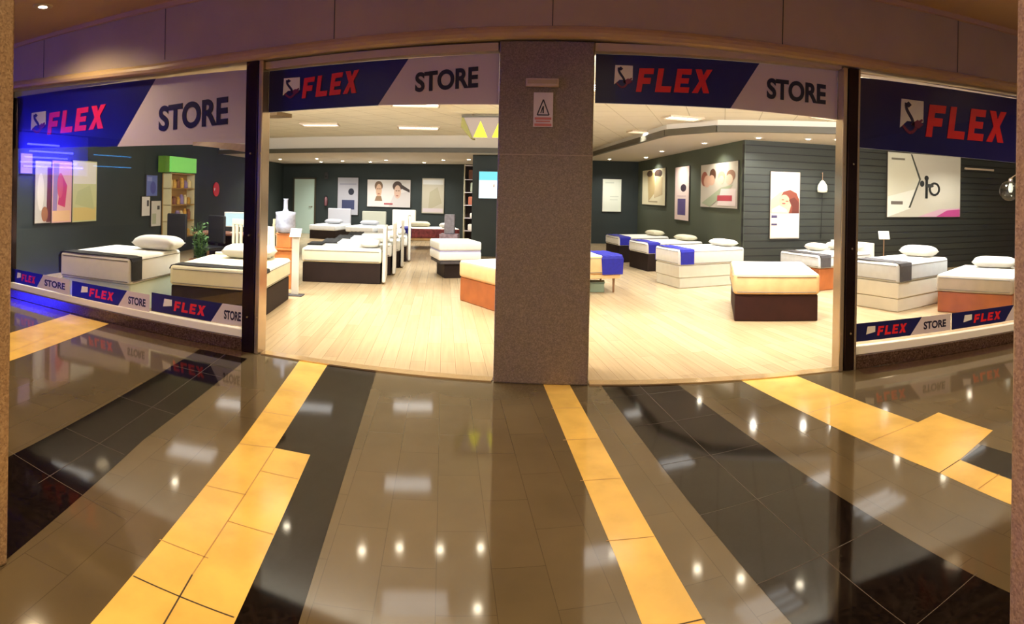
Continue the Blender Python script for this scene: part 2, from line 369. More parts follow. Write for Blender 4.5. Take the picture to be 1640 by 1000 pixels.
# fascia top cornice where it meets the ceiling
struct(BM().box(-17, 9, 4.93, 4.97, MALL_Z-.05, MALL_Z).build('trim_4', m_mallceil))

# ------------------------------------------------------------------ pillars and column (granite)
def pillar(name, x0, x1, y0, y1, z1, m, label, band=None):
    e = empty(name, ((x0+x1)/2, (y0+y1)/2, 0)); hx = (x1-x0)/2; hy = (y1-y0)/2
    BM().rbox(-hx, hx, -hy, hy, 0, z1, r=.012, seg=2).build('shaft', m, e)
    b = BM()
    for z in (band or []): b.box(-hx-.0015, hx+.0015, -hy-.0015, hy+.0015, z-.004, z+.004)
    if band: b.build('stone_joint', mat('joint_highlight', (150, 132, 112), rough=.3), e)  # stone joint, its pale tone painted for the highlight along it
    return tag(e, label, 'column')
pillar('granite_column', -.605, .2, 5.0, 5.55, 2.905, m_colgran, 'grey-brown granite column between the two open entrances, carrying a small notice', [1.94])
pillar('granite_pillar', -2.75, -1.995, .8, 1.47, MALL_Z, m_pilgran, 'tan granite pillar cut off by the left edge of the photo')
pillar('granite_pillar', 1.43, 2.2, .88, 1.53, MALL_Z, m_pilgran, 'pinkish brown granite pillar cut off by the right edge of the photo')

# notice and emergency lamp on the column
e = empty('emergency_lamp', (-.235, 5.0, 2.545)); tag(e, 'slim beige emergency lamp fixed on the granite column above the notice', 'lamp')
BM().rbox(-.14, .14, -.045, -.0015, -.035, .035, r=.008).build('housing', m_rail, e)
BM().rbox(-.125, .125, -.05, -.043, -.012, .022, r=.003).build('diffuser', mat('lamp_diffuser', (176, 156, 120), rough=.3), e)
e = empty('warning_notice', (-.225, 5.0, 2.32)); tag(e, 'small white notice with a black triangle symbol on the granite column', 'notice')
BM().box(-.082, .082, -.012, -.0015, -.145, .145).build('notice_board', m_signwhite, e)
t = BM()
tri = [(-.05, -.045), (.05, -.045), (0, .085)]
def edge_strip(b, p, q, wd, y0, y1, mi=0):
    p = Vector(p); q = Vector(q); d = (q-p).normalized(); n = Vector((-d.y, d.x))*wd
    b.prism([tuple(p-n), tuple(q-n), tuple(q+n), tuple(p+n)], 'y', y0, y1, mi)
for i in range(3): edge_strip(t, tri[i], tri[(i+1) % 3], .005, -.014, -.012)
edge_strip(t, (0, -.03), (0, .03), .006, -.014, -.012); edge_strip(t, (-.02, -.03), (-.005, .02), .004, -.014, -.012)
t.build('triangle_symbol', m_ink, e)
t = BM()
t.box(-.07, .07, -.014, -.012, -.085, -.065); t.box(-.06, .06, -.014, -.012, -.105, -.093); t.box(-.072, .072, -.014, -.012, -.138, -.118)
t.build('red_lettering', mat('faded_red', (190, 110, 104), rough=.5), e)

# ------------------------------------------------------------------ lettering
def font_mesh(ch, weight=.02):
    c = bpy.data.curves.new('t', 'FONT'); c.body = ch; c.size = 1; c.offset = weight; c.resolution_u = 6
    o = bpy.data.objects.new('t', c); COL.objects.link(o)
    dg = bpy.context.evaluated_depsgraph_get(); me = bpy.data.meshes.new_from_object(o.evaluated_get(dg))
    vs = [tuple(v.co) for v in me.vertices]; fs = [tuple(p.vertices) for p in me.polygons]
    bpy.data.objects.remove(o); bpy.data.curves.remove(c); bpy.data.meshes.remove(me)
    return vs, fs
STORE = font_mesh('STORE', .035)
def put_word(mesh, x0, x1, z0, z1, y, m, parent, z0b=None, z1b=None, thick=.006):
    """a word fitted to a box on a vertical plane; z0b/z1b are its heights at the right end"""
    vs, fs = mesh
    ax = min(v[0] for v in vs); bx = max(v[0] for v in vs); ay = min(v[1] for v in vs); by = max(v[1] for v in vs)
    z0b = z0 if z0b is None else z0b; z1b = z1 if z1b is None else z1b
    b = BM(); out = []
    for v in vs:
        u = (v[0]-ax)/(bx-ax); t = (v[1]-ay)/(by-ay)
        out.append((x0+u*(x1-x0), y-thick, (z0+(z0b-z0)*u)*(1-t)+(z1+(z1b-z1)*u)*t))
    b.add(out, fs)
    # side walls of the raised letters
    cnt = {}
    for f in fs:
        for i in range(len(f)):
            k = (f[i], f[(i+1) % len(f)]); cnt[k] = cnt.get(k, 0)+1
    n = len(out); b.v += [(x, y, z) for x, _, z in out]
    for (i, j) in cnt:
        if (j, i) not in cnt: b.f.append((i, j, n+j, n+i)); b.m.append(0)
    return b.build('lettering', m, parent, fix=False)
FLEXP = {   # heavy italic block capitals, unit cells
    'F': [(0, 0), (.30, 0), (.36, .34), (.78, .34), (.83, .60), (.41, .60), (.45, .76), (.95, .76), (1.0, 1), (.18, 1)],
    'L': [(0, 0), (.86, 0), (.91, .25), (.35, .25), (.49, 1), (.18, 1)],
    'E': [(0, 0), (.82, 0), (.87, .23), (.34, .23), (.37, .39), (.80, .39), (.85, .61), (.41, .61), (.44, .77), (.96, .77), (1.0, 1), (.18, 1)],
    'X': [(-.04, 0), (.30, 0), (.50, .30), (.60, 0), (.95, 0), (.72, .52), (1.12, 1), (.78, 1), (.60, .74), (.50, 1), (.15, 1), (.37, .50)]}
def put_flex(x0, x1, z0, z1, y, m, parent, z0b=None, z1b=None, thick=.008, under=True):
    z0b = z0 if z0b is None else z0b; z1b = z1 if z1b is None else z1b
    b = BM(); cw = 1/4.0
    def Q(u, t): return (x0+u*(x1-x0), (z0+(z0b-z0)*u)*(1-t)+(z1+(z1b-z1)*u)*t)
    for k, ch in enumerate('FLEX'):
        wd = .235
        b.prism([Q(k*.247+px*wd, pz) for px, pz in FLEXP[ch]], 'y', y-thick, y)
    return b.build('lettering', m, parent)
def tri_fan(b, poly, y0, y1, mi=0): b.prism(poly, 'y', y0, y1, mi)
def put_emblem(x0, x1, z0, z1, y, parent):
    """white square with a dark swan-neck curve, and a wine-red swoosh under it"""
    wd = x1-x0; h = z1-z0
    q = BM().prism([(x0, z0+h*.22), (x0+wd*.30, z0+h*.42), (x1, z0+h*.42), (x1, z1), (x0+wd*.05, z1)], 'y', y-.006, y)
    q.build('emblem_square', m_white, parent)
    pts = []
    for i in range(15):
        t = i/14; pts.append((x0+wd*(.20+.30*t-.34*sin(pi*t)*(.5-t)+.05), z1-h*(.10+.62*t)))
    c = BM()
    for (a, b_) in zip(pts, pts[1:]): edge_strip(c, a, b_, wd*.06, y-.009, y-.006)
    c.prism([(x0+wd*.18, z1-h*.16), (x0+wd*.34, z1-h*.05), (x0+wd*.48, z1-h*.14), (x0+wd*.36, z1-h*.22)], 'y', y-.009, y-.006)
    c.build('emblem_swan', m_swan, parent)
    s = BM(); pts = []
    for i in range(13):
        t = i/12; pts.append((x0+wd*(.12+.85*t), z0+h*(.30-.26*sin(pi*min(1, t*1.15))+.18*t)))
    for k, (a, b_) in enumerate(zip(pts, pts[1:])): edge_strip(s, a, b_, wd*.06*(1-.5*abs(k/11-.5)), y-.007, y-.001)
    s.prism([(x0+wd*.45, z0+h*.34), (x0+wd*.75, z0+h*.48), (x0+wd*1.0, z0+h*.36), (x0+wd*.8, z0+h*.24)], 'y', y-.009, y-.0062)
    s.build('emblem_swoosh', m_wine, parent)

# ------------------------------------------------------------------ fascia signs: blue panel | slanted join | white panel
def sign(label, y, TL, TR, BL, BR, dT, dB, logo, flex, store, mblue=m_blue):
    e = empty('shop_sign', (0, 0, 0)); tag(e, label, 'sign')
    th = .03
    if dT:
        BM().prism([TL, BL, dB, dT], 'y', y, y+th).build('blue_panel', mblue, e)
        BM().prism([dT, dB, BR, TR], 'y', y, y+th).build('white_panel', m_signwhite, e)
    else: BM().prism([TL, BL, BR, TR], 'y', y, y+th).build('blue_panel', mblue, e)
    if logo: put_emblem(*logo, y, e)
    tag(put_flex(*flex[:4], y, m_red, e, *flex[4:]), 'red raised italic letters reading FLEX')
    if store: tag(put_word(STORE, *store[:4], y, m_ink, e, *store[4:]), 'dark navy letters reading STORE')
    return e
SY = FRONT+.02
s1 = sign('blue and white sign above the left display window, lit blue at its left end', SY, (-6.85, 2.87), (-3.05, 2.80), (-6.83, 2.13), (-3.03, 2.06), (-4.28, 2.82), (-4.86, 2.08),
     (-6.52, -6.20, 2.30, 2.61), (-6.16, -5.06, 2.285, 2.575, 2.31, 2.60), (-4.225, -3.31, 2.225, 2.505, 2.26, 2.55))
s2 = sign('blue and white sign over the left open entrance', SY, (-2.835, 2.762), (-.62, 2.82), (-2.835, 2.36), (-.62, 2.38), (-1.43, 2.795), (-1.71, 2.385),
     (-2.68, -2.50, 2.47, 2.68), (-2.475, -1.90, 2.475, 2.665, 2.505, 2.715), (-1.365, -.80, 2.49, 2.665, 2.525, 2.71))
s3 = sign('blue and white sign over the right open entrance', SY, (.215, 2.825), (2.47, 2.845), (.215, 2.405), (2.47, 2.38), (1.68, 2.835), (1.415, 2.41),
     (.375, .535, 2.52, 2.735), (.565, 1.24, 2.51, 2.715, 2.53, 2.74), (1.755, 2.345, 2.52, 2.71, 2.51, 2.70))
s4 = sign('deep blue sign above the right display window with only red lettering and emblem', SY, (2.66, 2.81), (6.9, 2.86), (2.66, 2.125), (6.9, 2.04), None, None,
     (3.175, 3.46, 2.27, 2.65), (3.49, 4.62, 2.285, 2.625, 2.30, 2.66), None)
# loose torn lower edge of the left sign sheet
b = BM()
for k in range(10):
    xa = -3.75+k*.07; xb = xa+.07
    za = 2.085-.05*(k/10)**1.5; zb = 2.085-.05*((k+1)/10)**1.5
    b.add([(xa, SY-.004-.02*sin(k*.4), za-.03-.004*k), (xb, SY-.004-.02*sin((k+1)*.4), zb-.034-.004*k), (xb, SY-.001, zb+.01), (xa, SY-.001, za+.01)], [(0, 1, 2, 3)])
b.build('torn_edge', m_rail, s1, fix=False)

# ------------------------------------------------------------------ shop-front frames
def frame_post(label, x0, x1, y0=4.98, y1=5.14, z1=2.86, strip=None):
    e = empty('frame_post', ((x0+x1)/2, 5.06, 0)); tag(e, label, 'post'); h = (x1-x0)/2
    BM().rbox(-h, h, y0-5.06, y1-5.06, 0, z1, r=.008).build('upright', m_post, e)
    if strip:
        s = BM()
        for a, b_ in strip: s.box(a-(x0+x1)/2, b_-(x0+x1)/2, y0-5.06-.008, y0-5.06+.001, 0.002, z1-.01)
        s.build('edge_strip', m_chrome, e)
    for z in (.35, 1.15, 1.95): BM().cyl((0, y0-5.06-.012, z), (0, y0-5.06, z), .009).build('bolt', m_chrome, e)
    return e
frame_post('dark steel post between the left window and the left entrance', -3.03, -2.895)
frame_post('pale slim jamb at the left side of the left entrance', -2.885, -2.84)
frame_post('dark steel post between the right entrance and the right window', 2.53, 2.65, strip=[(2.63, 2.65)])
frame_post('slim jamb at the right side of the right entrance', 2.475, 2.52)
frame_post('dark steel post at the far left end of the left window', -7.0, -6.87, strip=[(-6.885, -6.87)])
frame_post('dark steel post at the far right end of the right window', 6.9, 7.03)
for o in bpy.data.objects:
    if o.get('label', '').find('slim') >= 0 and o.get('category') == 'post':
        for c in [x for x in bpy.data.objects if x.parent == o and x.name.startswith('upright')]: c.data.materials[0] = m_chrome
for x0, x1, za, zb, lb in [(-2.835, -.62, 2.768, 2.826, 'beige rail above the sign of the left entrance'), (.205, 2.47, 2.832, 2.848, 'beige rail above the sign of the right entrance')]:
    o = BM().prism([(x0, za), (x1, zb), (x1, zb+.068), (x0, za+.068)], 'y', 5.02, 5.155).build('header_rail', m_rail); tag(o, lb, 'rail')
# outer blind walls beyond the end posts
struct(BM().box(-17, -7.0, 5.0, 5.2, 0, 3.0).build('wall_front_left', m_mallwall))
struct(BM().box(7.03, 9.0, 5.0, 5.2, 0, 2.9).build('wall_front_right', m_mallwall))

def window(n, x0, x1, zt, tilt):
    e = empty('window_%d' % n, ((x0+x1)/2, 5.08, 0)); struct(e)
    cx = (x0+x1)/2; h = (x1-x0)/2
    BM().box(-h, h, -.022, -.014, .20, zt).build('glass_pane', m_glass, e)
    BM().rbox(-h, h, -.05, .03, .125, .205, r=.006).build('window_sill', m_chrome if n == 9 else m_white, e)
    BM().rbox(-h, h, -.08, .04, 0, .125, r=.006).build('kerb', m_brownstrip, e)
    return e
window(1, -6.87, -3.03, 2.86, 0)
window(2, 2.65, 6.9, 2.86, 0)

# stickers along the foot of the glass
def sticker(label, x0, x1, z0, z1, split, skew=.14, fx=(.36, .74), group=None):
    e = empty('window_sticker', (x0, FRONT-.026, z0)); tag(e, label, 'sticker')
    W = x1-x0; H = z1-z0; s = W*split
    BM().prism([(0, 0), (0, H), (s+skew*.5, H), (s-skew*.5, 0)], 'y', -.001, .001).build('blue_field', m_navy, e)
    BM().prism([(s-skew*.5, 0), (s+skew*.5, H), (W, H), (W, 0)], 'y', -.001, .001).build('white_field', m_signwhite, e)
    put_flex(s*fx[0], s*(fx[1]+.1), H*.22, H*.74, -.001, m_red, e, thick=.001)
    BM().prism([(s*.19, H*.35), (s*.21, H*.78), (s*.33, H*.78), (s*.33, H*.45)], 'y', -.002, -.001).build('emblem_square', m_white, e)
    put_word(STORE, s+skew*.6+(W-s)*.02, W-(W-s)*.14, H*.24, H*.70, -.001, m_ink, e, thick=.001)
    return e
sticker('blue and white window sticker, furthest left on the left display window', -7.02+.16, -5.62, .215, .405, .52)
sticker('blue and white window sticker, middle one on the left display window', -5.57, -4.28, .205, .40, .68)
sticker('blue and white window sticker on the left window beside the steel post', -4.25, -3.035, .225, .43, .72)
sticker('blue and white window sticker on the right window beside the steel post', 2.665, 3.825, .245, .42, .62)
sticker('blue and white window sticker at the right end of the right window', 3.84, 5.05, .245, .42, .69)

# ------------------------------------------------------------------ shop shell
struct(BM().box(-14, 14, 5.3, 20.2, SHOP_Z, SHOP_Z+.08).build('ceiling', m_ceil))
struct(BM().box(-14, 14, 5.16, 5.3, 2.86, MALL_Z).build('wall_lintel', m_soffit))
struct(BM().box(-14, 2.5, 20.0, 20.2, 0, SHOP_Z).build('wall_back', m_wall))
def wall_seg(name, p, q, z1, m, th=.15):
    p = Vector((*p, 0)); q = Vector((*q, 0)); d = q-p; L = d.length; a = math.atan2(d.y, d.x)
    o = BM().box(0, L, 0, th, 0, z1).build(name, m); o.location = p; o.rotation_euler = (0, 0, a)
    return struct(o)
wall_seg('wall_right', (2.36, 20.0), (3.50, 11.45), SHOP_Z, m_wallgreen)
wall_seg('wall_right', (3.49, 11.45), (14.0, 11.98), SHOP_Z, m_ship)
wall_seg('wall_left', (-7.93, 5.3), (-10.45, 20.1), SHOP_Z, m_wall)
struct(BM().box(11.4, 11.5, 5.3, 12, 0, SHOP_Z).build('wall_side', m_wall))
# lower ceiling strip along the back (left) and along the right walls, with a dark edge
so = BM().box(-11, -.3, 14.1, 20.0, 2.6, SHOP_Z).build('ceiling', m_soffit); struct(so)
struct(BM().box(-11, -.3, 14.02, 14.1, 2.585, 2.70).build('trim_5', m_darktrim))
rp = [(.3, 20.0), (.5, 18.6), (1.85, 11.2), (2.6, 10.2), (4.6, 9.45), (11.4, 8.8), (11.4, 11.85), (3.52, 11.5), (2.36, 20.0)]
struct(BM().prism(rp, 'z', 2.8, SHOP_Z).build('ceiling', m_soffit))
tb = BM()
pp = [(.3, 20.0), (.5, 18.6), (1.85, 11.2), (2.6, 10.2), (4.6, 9.45), (11.4, 8.8)]
for a, b_ in zip(pp, pp[1:]):
    a = Vector(a); b_ = Vector(b_); d = (b_-a).normalized(); n = Vector((-d.y, d.x))*.05
    tb.prism([tuple(a-n), tuple(b_-n), tuple(b_+n), tuple(a+n)], 'z', 2.785, 2.90)
struct(tb.build('trim_6', m_darktrim))
# brown slab for the left entrance's ceiling recess, its darkness put in the colour
struct(BM().prism([(-6.2, 9.3), (-5.0, 9.3), (-4.93, 9.75), (-5.2, 9.75)], 'z', 2.93, SHOP_Z).build('trim_7', mat('recess_brown', (96, 74, 44), rough=.6)))
# back partition behind the column
pt = BM().box(-2.45, -.2, 15.0, 15.35, 0, SHOP_Z).build('wall_partition', m_wall); struct(pt)
# pale green door in the back wall
d1 = empty('door_1', (-9.5, 19.98, 0)); struct(d1)
BM().rbox(-.41, .41, -.05, 0, 0, 2.02, r=.006).build('door_leaf', mat('door_pale_green', (190, 214, 204), rough=.4), d1)
BM().box(-.46, -.41, -.06, 0, 0, 2.07).box(.41, .46, -.06, 0, 0, 2.07).box(-.46, .46, -.06, 0, 2.02, 2.07).build('door_frame', m_darktrim, d1)
BM().cyl((.33, -.1, 1.0), (.33, -.05, 1.0), .02).cyl((.33, -.1, 1.0), (.22, -.1, 1.0), .011).build('door_handle', m_chrome, d1)

# ------------------------------------------------------------------ ceiling fixtures
def make_panel():
    e = empty('ceiling_light', (0, 0, 0))
    f = BM()
    f.box(-.5, .5, -.31, -.28, -.03, 0).box(-.5, .5, .28, .31, -.03, 0).box(-.5, -.47, -.28, .28, -.03, 0).box(.47, .5, -.28, .28, -.03, 0)
    for y in (-.085, .085): f.box(-.47, .47, y-.008, y+.008, -.025, -.002)
    f.build('frame', m_rail, e)
    d = BM()
    for y in (-.17, 0, .17): d.box(-.46, .46, y-.022, y+.022, -.018, -.006)
    d.build('tube_lamp', m_diff, e)
    return e
proto = None
for i, (x, y, s) in enumerate(SHOP_PANELS):
    o = make_panel() if proto is None else copy_tree(proto)
    proto = proto or o
    o.location = (x, y, SHOP_Z); o.rotation_euler = (0, 0, R_(15)); o.scale = (s, s, 1)
    tag(o, 'recessed fluorescent ceiling light with louvres in the shop ceiling', 'ceiling light', 'recessed fluorescent lights in the shop ceiling')
    area('panel_light', (x, y, SHOP_Z-.035), .9*s, .5*s, PANEL_POWER, PANEL_COL, (0, 0, R_(15)), spread=90)

def make_spot():
    e = empty('ceiling_spotlight', (0, 0, 0))
    BM().lathe([(.085, -.012), (.09, -.004), (.09, 0), (.055, 0), (.055, -.010)]).build('trim_ring', m_white, e)
    BM().lathe([(.001, -.014), (.045, -.013), (.052, -.008), (.052, -.004)]).build('bulb', m_bulb, e)
    return e
SPOTS = [(-2.484, 7.126), (-2.053, 7.354), (-1.54, 7.461), (-1.036, 7.614), (.654, 7.6), (1.68, 7.172), (2.155, 6.877), (2.787, 6.55), (3.266, 6.531), (5.662, 9.0), (5.95, 8.0), (-.903, 6.489), (-5.6, 7.3), (-3.6, 7.2)]
SOFF = [(6.3, 10.5, 2.8), (8.6, 10.6, 2.8), (2.3, 17.6, 2.8), (1.3, 18.9, 2.8), (-6.5, 18.7, 2.6), (-4.7, 18.9, 2.6), (-8.3, 18.7, 2.6), (-2.9, 17.0, 2.6), (4.52, 10.6, 2.8), (5.05, 10.4, 2.8), (2.38, 15.1, 2.8), (3.6, 10.9, 2.8), (2.9, 12.5, 2.8), (-7.6, 16.8, 2.6), (-7.3, 18.2, 2.6), (-3.74, 17.4, 2.6), (-5.6, 17.6, 2.6), (-9.0, 17.0, 2.6)]  # includes extra spots added to brighten dim walls and posters
ps = None
for x, y, z in [(a, b_, SHOP_Z) for a, b_ in SPOTS]+SOFF:
    o = make_spot() if ps is None else copy_tree(ps)
    ps = ps or o
    o.location = (x, y, z); s = z > 2.9
    tag(o, 'small round recessed spotlight in the shop ceiling just inside the entrances' if s else ('small round spotlight in the lowered ceiling along the right walls' if z > 2.7 else 'small round spotlight in the lowered ceiling before the back wall'),
        'spotlight', 'round spotlights inside the entrances' if s else ('spotlights in the right lowered ceiling' if z > 2.7 else 'spotlights in the back lowered ceiling'))
    l = bpy.data.lights.new('spot', 'SPOT'); l.energy = 85 if s else (135 if z > 2.7 else 150); l.color = SPOT_COL if s else (1, .97, .88); l.spot_size = R_(100 if s else 145); l.spot_blend = .7; l.shadow_soft_size = .05
    lo = bpy.data.objects.new('spot', l); lo.location = (x, y, z-.03); COL.objects.link(lo)

def make_mall():
    e = empty('downlight', (0, 0, 0))
    BM().lathe([(.10, -.012), (.11, -.004), (.11, 0), (.06, 0), (.06, -.010)]).build('trim_ring', m_rail, e)
    BM().lathe([(.001, -.012), (.05, -.012), (.06, -.006), (.06, -.004)]).build('bulb', m_mallbulb, e)
    return e
pm = None
for x, y in MALL_SPOTS[:1]:
    o = make_mall(); o.location = (x, y, MALL_Z)
    tag(o, 'round warm downlight in the mall ceiling at the top left corner', 'downlight')
for x, y in MALL_SPOTS:
    l = bpy.data.lights.new('mall_spot', 'SPOT'); l.energy = MALL_POWER*4; l.color = MALL_COL; l.spot_size = R_(150); l.spot_blend = 1.0; l.shadow_soft_size = .12
    lo = bpy.data.objects.new('mall_spot', l); lo.location = (x, y, MALL_Z-.04); COL.objects.link(lo)

# blue neon fascia of the shop on the mall's left wall: seen only mirrored in the window and on the floor
e = empty('neon_sign', (-16.98, -4.1, 2.75)); tag(e, 'glowing blue neon shop sign mirrored in the left display window', 'sign')
BM().rbox(0, .03, -1.9, 1.9, -.75, .78, r=.01).build('backboard', mat('backboard_white', (226, 228, 240), rough=.6), e)
for z, y0, y1 in ((-.45, -1.5, 1.35), (-.30, -1.2, 1.5), (-.12, -.7, 1.3), (.10, -1.0, 1.1), (.35, -.3, 1.2)):
    BM().cyl((.14, y0, z), (.14, y1, z), .03, n=10).build('neon_tube', m_neon, e)
for z in (-.33, .12): BM().cyl((.06, -4.4, z), (.06, -2.2, z), .018, n=10).build('neon_tube', m_cyan, e)
area('neon_fill', (-16.55, -4.0, 2.65), 2.6, 1.0, 950, (.015, .015, 1.0), (R_(90), 0, R_(90)))  # unseen lamp added to wash the backboard blue
# ------------------------------------------------------------------ beds
def pillow(name_label, x, y, z, rz, L=.62, W=.36, T=.12, m=m_pillow, group=None):
    n = 18; k = 12; vs = []; fs = []
    for sgn in (1, -1):
        for j in range(k+1):
            for i in range(n+1):
                u = -1+2*i/n; v = -1+2*j/k
                h = max(0, (1-abs(u)**5))**.5*max(0, (1-abs(v)**3))**.5
                pinch = 1-.06*(abs(u)**2)*(1-abs(v)**2)
                vs.append((v*W/2*(1-.05*u*u), u*L/2*(1-.05*(1-v*v)*0), T/2+sgn*h*T/2*(1 if sgn > 0 else 1)))
    N = (n+1)*(k+1)
    for s_ in (0, 1):
        for j in range(k):
            for i in range(n):
                a = s_*N+j*(n+1)+i; f = (a, a+1, a+n+2, a+n+1); fs.append(f if s_ == 0 else f[::-1])
    b = BM().add(vs, fs); o = b.build('pillow', m, smooth=True, fix=False)
    bm = bmesh.new(); bm.from_mesh(o.data); bmesh.ops.remove_doubles(bm, verts=bm.verts, dist=.0005); bmesh.ops.recalc_face_normals(bm, faces=bm.faces); bm.to_mesh(o.data); bm.free()
    for p in o.data.polygons: p.use_smooth = True
    o.location = (x, y, z+.002); o.rotation_euler = (0, 0, rz)
    return tag(o, name_label, 'pillow', group)
def bed(label, x, y, a, W, L, zt, zm, mm, mb, runner=None, rlabel=None, rspan=(.03, .33), rdrop=None, base='box', head=None, headz=1.05, basez=0, pipe=True, topm=None):
    """(x,y): foot corner on the right when looking from foot to head; a: degrees of the foot-to-head direction"""
    e = empty('bed', (x, y, .004), R_(a)); tag(e, label, 'bed')
    r = min(.05, (zt-zm)*.25)
    mt = BM().rbox(0, L, 0, W, zm, zt, r=r, seg=4).build('mattress', mm if not topm else [mm, topm], e, smooth=True)
    if topm:
        for p in mt.data.polygons:
            if p.normal.z > .8: p.material_index = 1
    if pipe:
        pb = BM()
        for z in (zm+.02+r*.3, zt-r*.9):
            for (p, q) in [((r, -.002, z), (L-r, -.002, z)), ((L+.002, r, z), (L+.002, W-r, z)), ((L-r, W+.002, z), (r, W+.002, z)), ((-.002, W-r, z), (-.002, r, z))]:
                pb.cyl(p, q, .006, n=8)
        pb.build('piping', m_pipe if pipe is True else pipe, mt)
    if base == 'box':
        BM().rbox(.02, L-.02, .02, W-.02, 0, zm-.001, r=.015).build('base', mb, e)
    elif base == 'legs':
        BM().rbox(.02, L-.02, .02, W-.02, zm-.07, zm-.001, r=.012).build('base', mb, e)
        for lx in (.12, L-.12):
            for ly in (.1, W-.1): BM().cyl((lx, ly, 0), (lx, ly, zm-.068), .016, .022).build('leg', m_leg, e)
    if base == 'split':
        BM().rbox(.015, L-.015, .015, W-.015, zm*.45+.004, zm-.001, r=.015).build('base', mb, e)
        BM().rbox(.03, L-.03, .03, W-.03, 0, zm*.45, r=.012).build('plinth', mb, e)
    if head:
        BM().rbox(L+.01, L+.07, -.02, W+.02, .03 if base != 'legs' else 0, headz, r=.02, seg=3).build('headboard', head, e)
    if runner:
        u0, u1 = rspan; d = rdrop or (zt-zm)*.9
        th = .012; path = [(-th-.004, zt-d), (-th-.004, zt-.05), (-th*.2, zt-.006), (.05, zt+.006), (W*.33, zt+.008), (W*.66, zt+.008), (W-.05, zt+.006), (W+th*.2, zt-.006), (W+th+.004, zt-.05), (W+th+.004, zt-d)]
        inn = [(-.002, zt-d), (-.002, zt-.05), (.012, zt-.012), (.055, zt+.0015), (W*.33, zt+.0015), (W*.66, zt+.0015), (W-.055, zt+.0015), (W-.012, zt-.012), (W+.002, zt-.05), (W+.002, zt-d)]
        b = BM(); ns = 10; n = len(path); ring = path+inn[::-1]; m_ = len(ring)
        for i in range(ns+1):
            u = u0+(u1-u0)*i/ns
            for k_, (v, z) in enumerate(ring):
                wv = .012*sin(k_*2.1+i)*(1 if i in (0, ns) else 0)
                b.v.append((u+wv, v, z+(.004*sin(i*1.9+k_*1.3) if 0 < k_ < n-1 and k_ > 2 else 0)))
        for i in range(ns):
            for k_ in range(m_):
                b.f.append((i*m_+k_, i*m_+(k_+1) % m_, (i+1)*m_+(k_+1) % m_, (i+1)*m_+k_)); b.m.append(0)
        b.f.append(tuple(range(m_))); b.m.append(0); b.f.append(tuple(ns*m_+i for i in range(m_))[::-1]); b.m.append(0)
        o = b.build('bed_runner', runner, e, smooth=False); tag(o, rlabel)
    return e
def on(x, y, a, u, v):   # a point on a bed from its own length/width axes
    c, s = cos(R_(a)), sin(R_(a)); return x+c*u-s*v, y+s*u+c*v

# window bed A
bed('white bed with a pale green side behind the middle of the left window', -4.90, 5.42, 99.9, 1.13, 1.34, .72, .38, m_matt, m_basegreen, m_runblack, 'black runner across the white bed in the middle of the left window', (.0, .25), .29)
px, py = on(-4.90, 5.42, 99.9, 1.10, .24); pillow('plump white pillow on the bed in the middle of the left window', px, py, .725, R_(99.9), .66, .42, .20)
# window bed B
bed('cream mattress bed on a dark base behind the left steel post', -3.54, 6.29, 103.4, 1.25, 1.50, .60, .34, m_mattcream, m_basedark, m_runblack, 'black runner on the cream bed behind the left steel post', (.04, .30), .03)
px, py = on(-3.54, 6.29, 103.4, 1.22, .55); pillow('plump white pillow on the cream bed behind the left steel post', px, py, .605, R_(103.4), .74, .44, .20)
# centre row C
hb = mat('headboard_white', (232, 228, 216), rough=.6)
names = ['nearest of the row of white beds on dark bases in the left entrance', 'second bed in the row of white beds in the left entrance', 'third bed in the row of white beds in the left entrance', 'furthest bed in the row of white beds in the left entrance']
for k in range(4):
    x, y = -4.48-.16*k, 9.33+1.13*k
    bed(names[k], x, y, 15.7, 1.0, 1.40, .60, .35, m_mattcream if k == 0 else m_matt, m_basedark, m_runblack if k else None,
        'black runner on the '+['', 'second', 'third', 'furthest'][k]+' bed of the white row', (.02, .34), .18, head=hb, headz=[.98, 1.0, 1.02, 1.04][k], topm=m_matt if k == 0 else None)
    px, py = on(x, y, 15.7, 1.18, .5); pillow('white pillow on the '+['nearest', 'second', 'third', 'furthest'][k]+' bed of the white row', px, py, .605, R_(15.7), .72, .34, .13)
o = BM().rbox(.02, .30, .48, .99, .602, .63, r=.012).build('folded_blanket', m_runblack); o.location = (-4.48, 9.33, .004); o.rotation_euler = (0, 0, R_(15.7)); tag(o, 'folded black blanket at the foot of the nearest white bed of the row', 'blanket')
# orange-based bed D beside the column
bed('bed with cream mattress on an orange wooden base left of the granite column', -1.61, 8.73, -50, 1.05, 1.5, .60, .35, m_peach, m_baseorange, pipe=False, topm=m_matt)
# bed E, blue runner, on legs
bed('peach mattress bed on slim legs right of the granite column', .70, 10.66, 195, .88, 1.7, .62, .31, m_peach, m_peach, m_runblue, 'royal blue runner on the peach bed right of the column', (.0, .36), .31, base='legs', topm=m_matt)
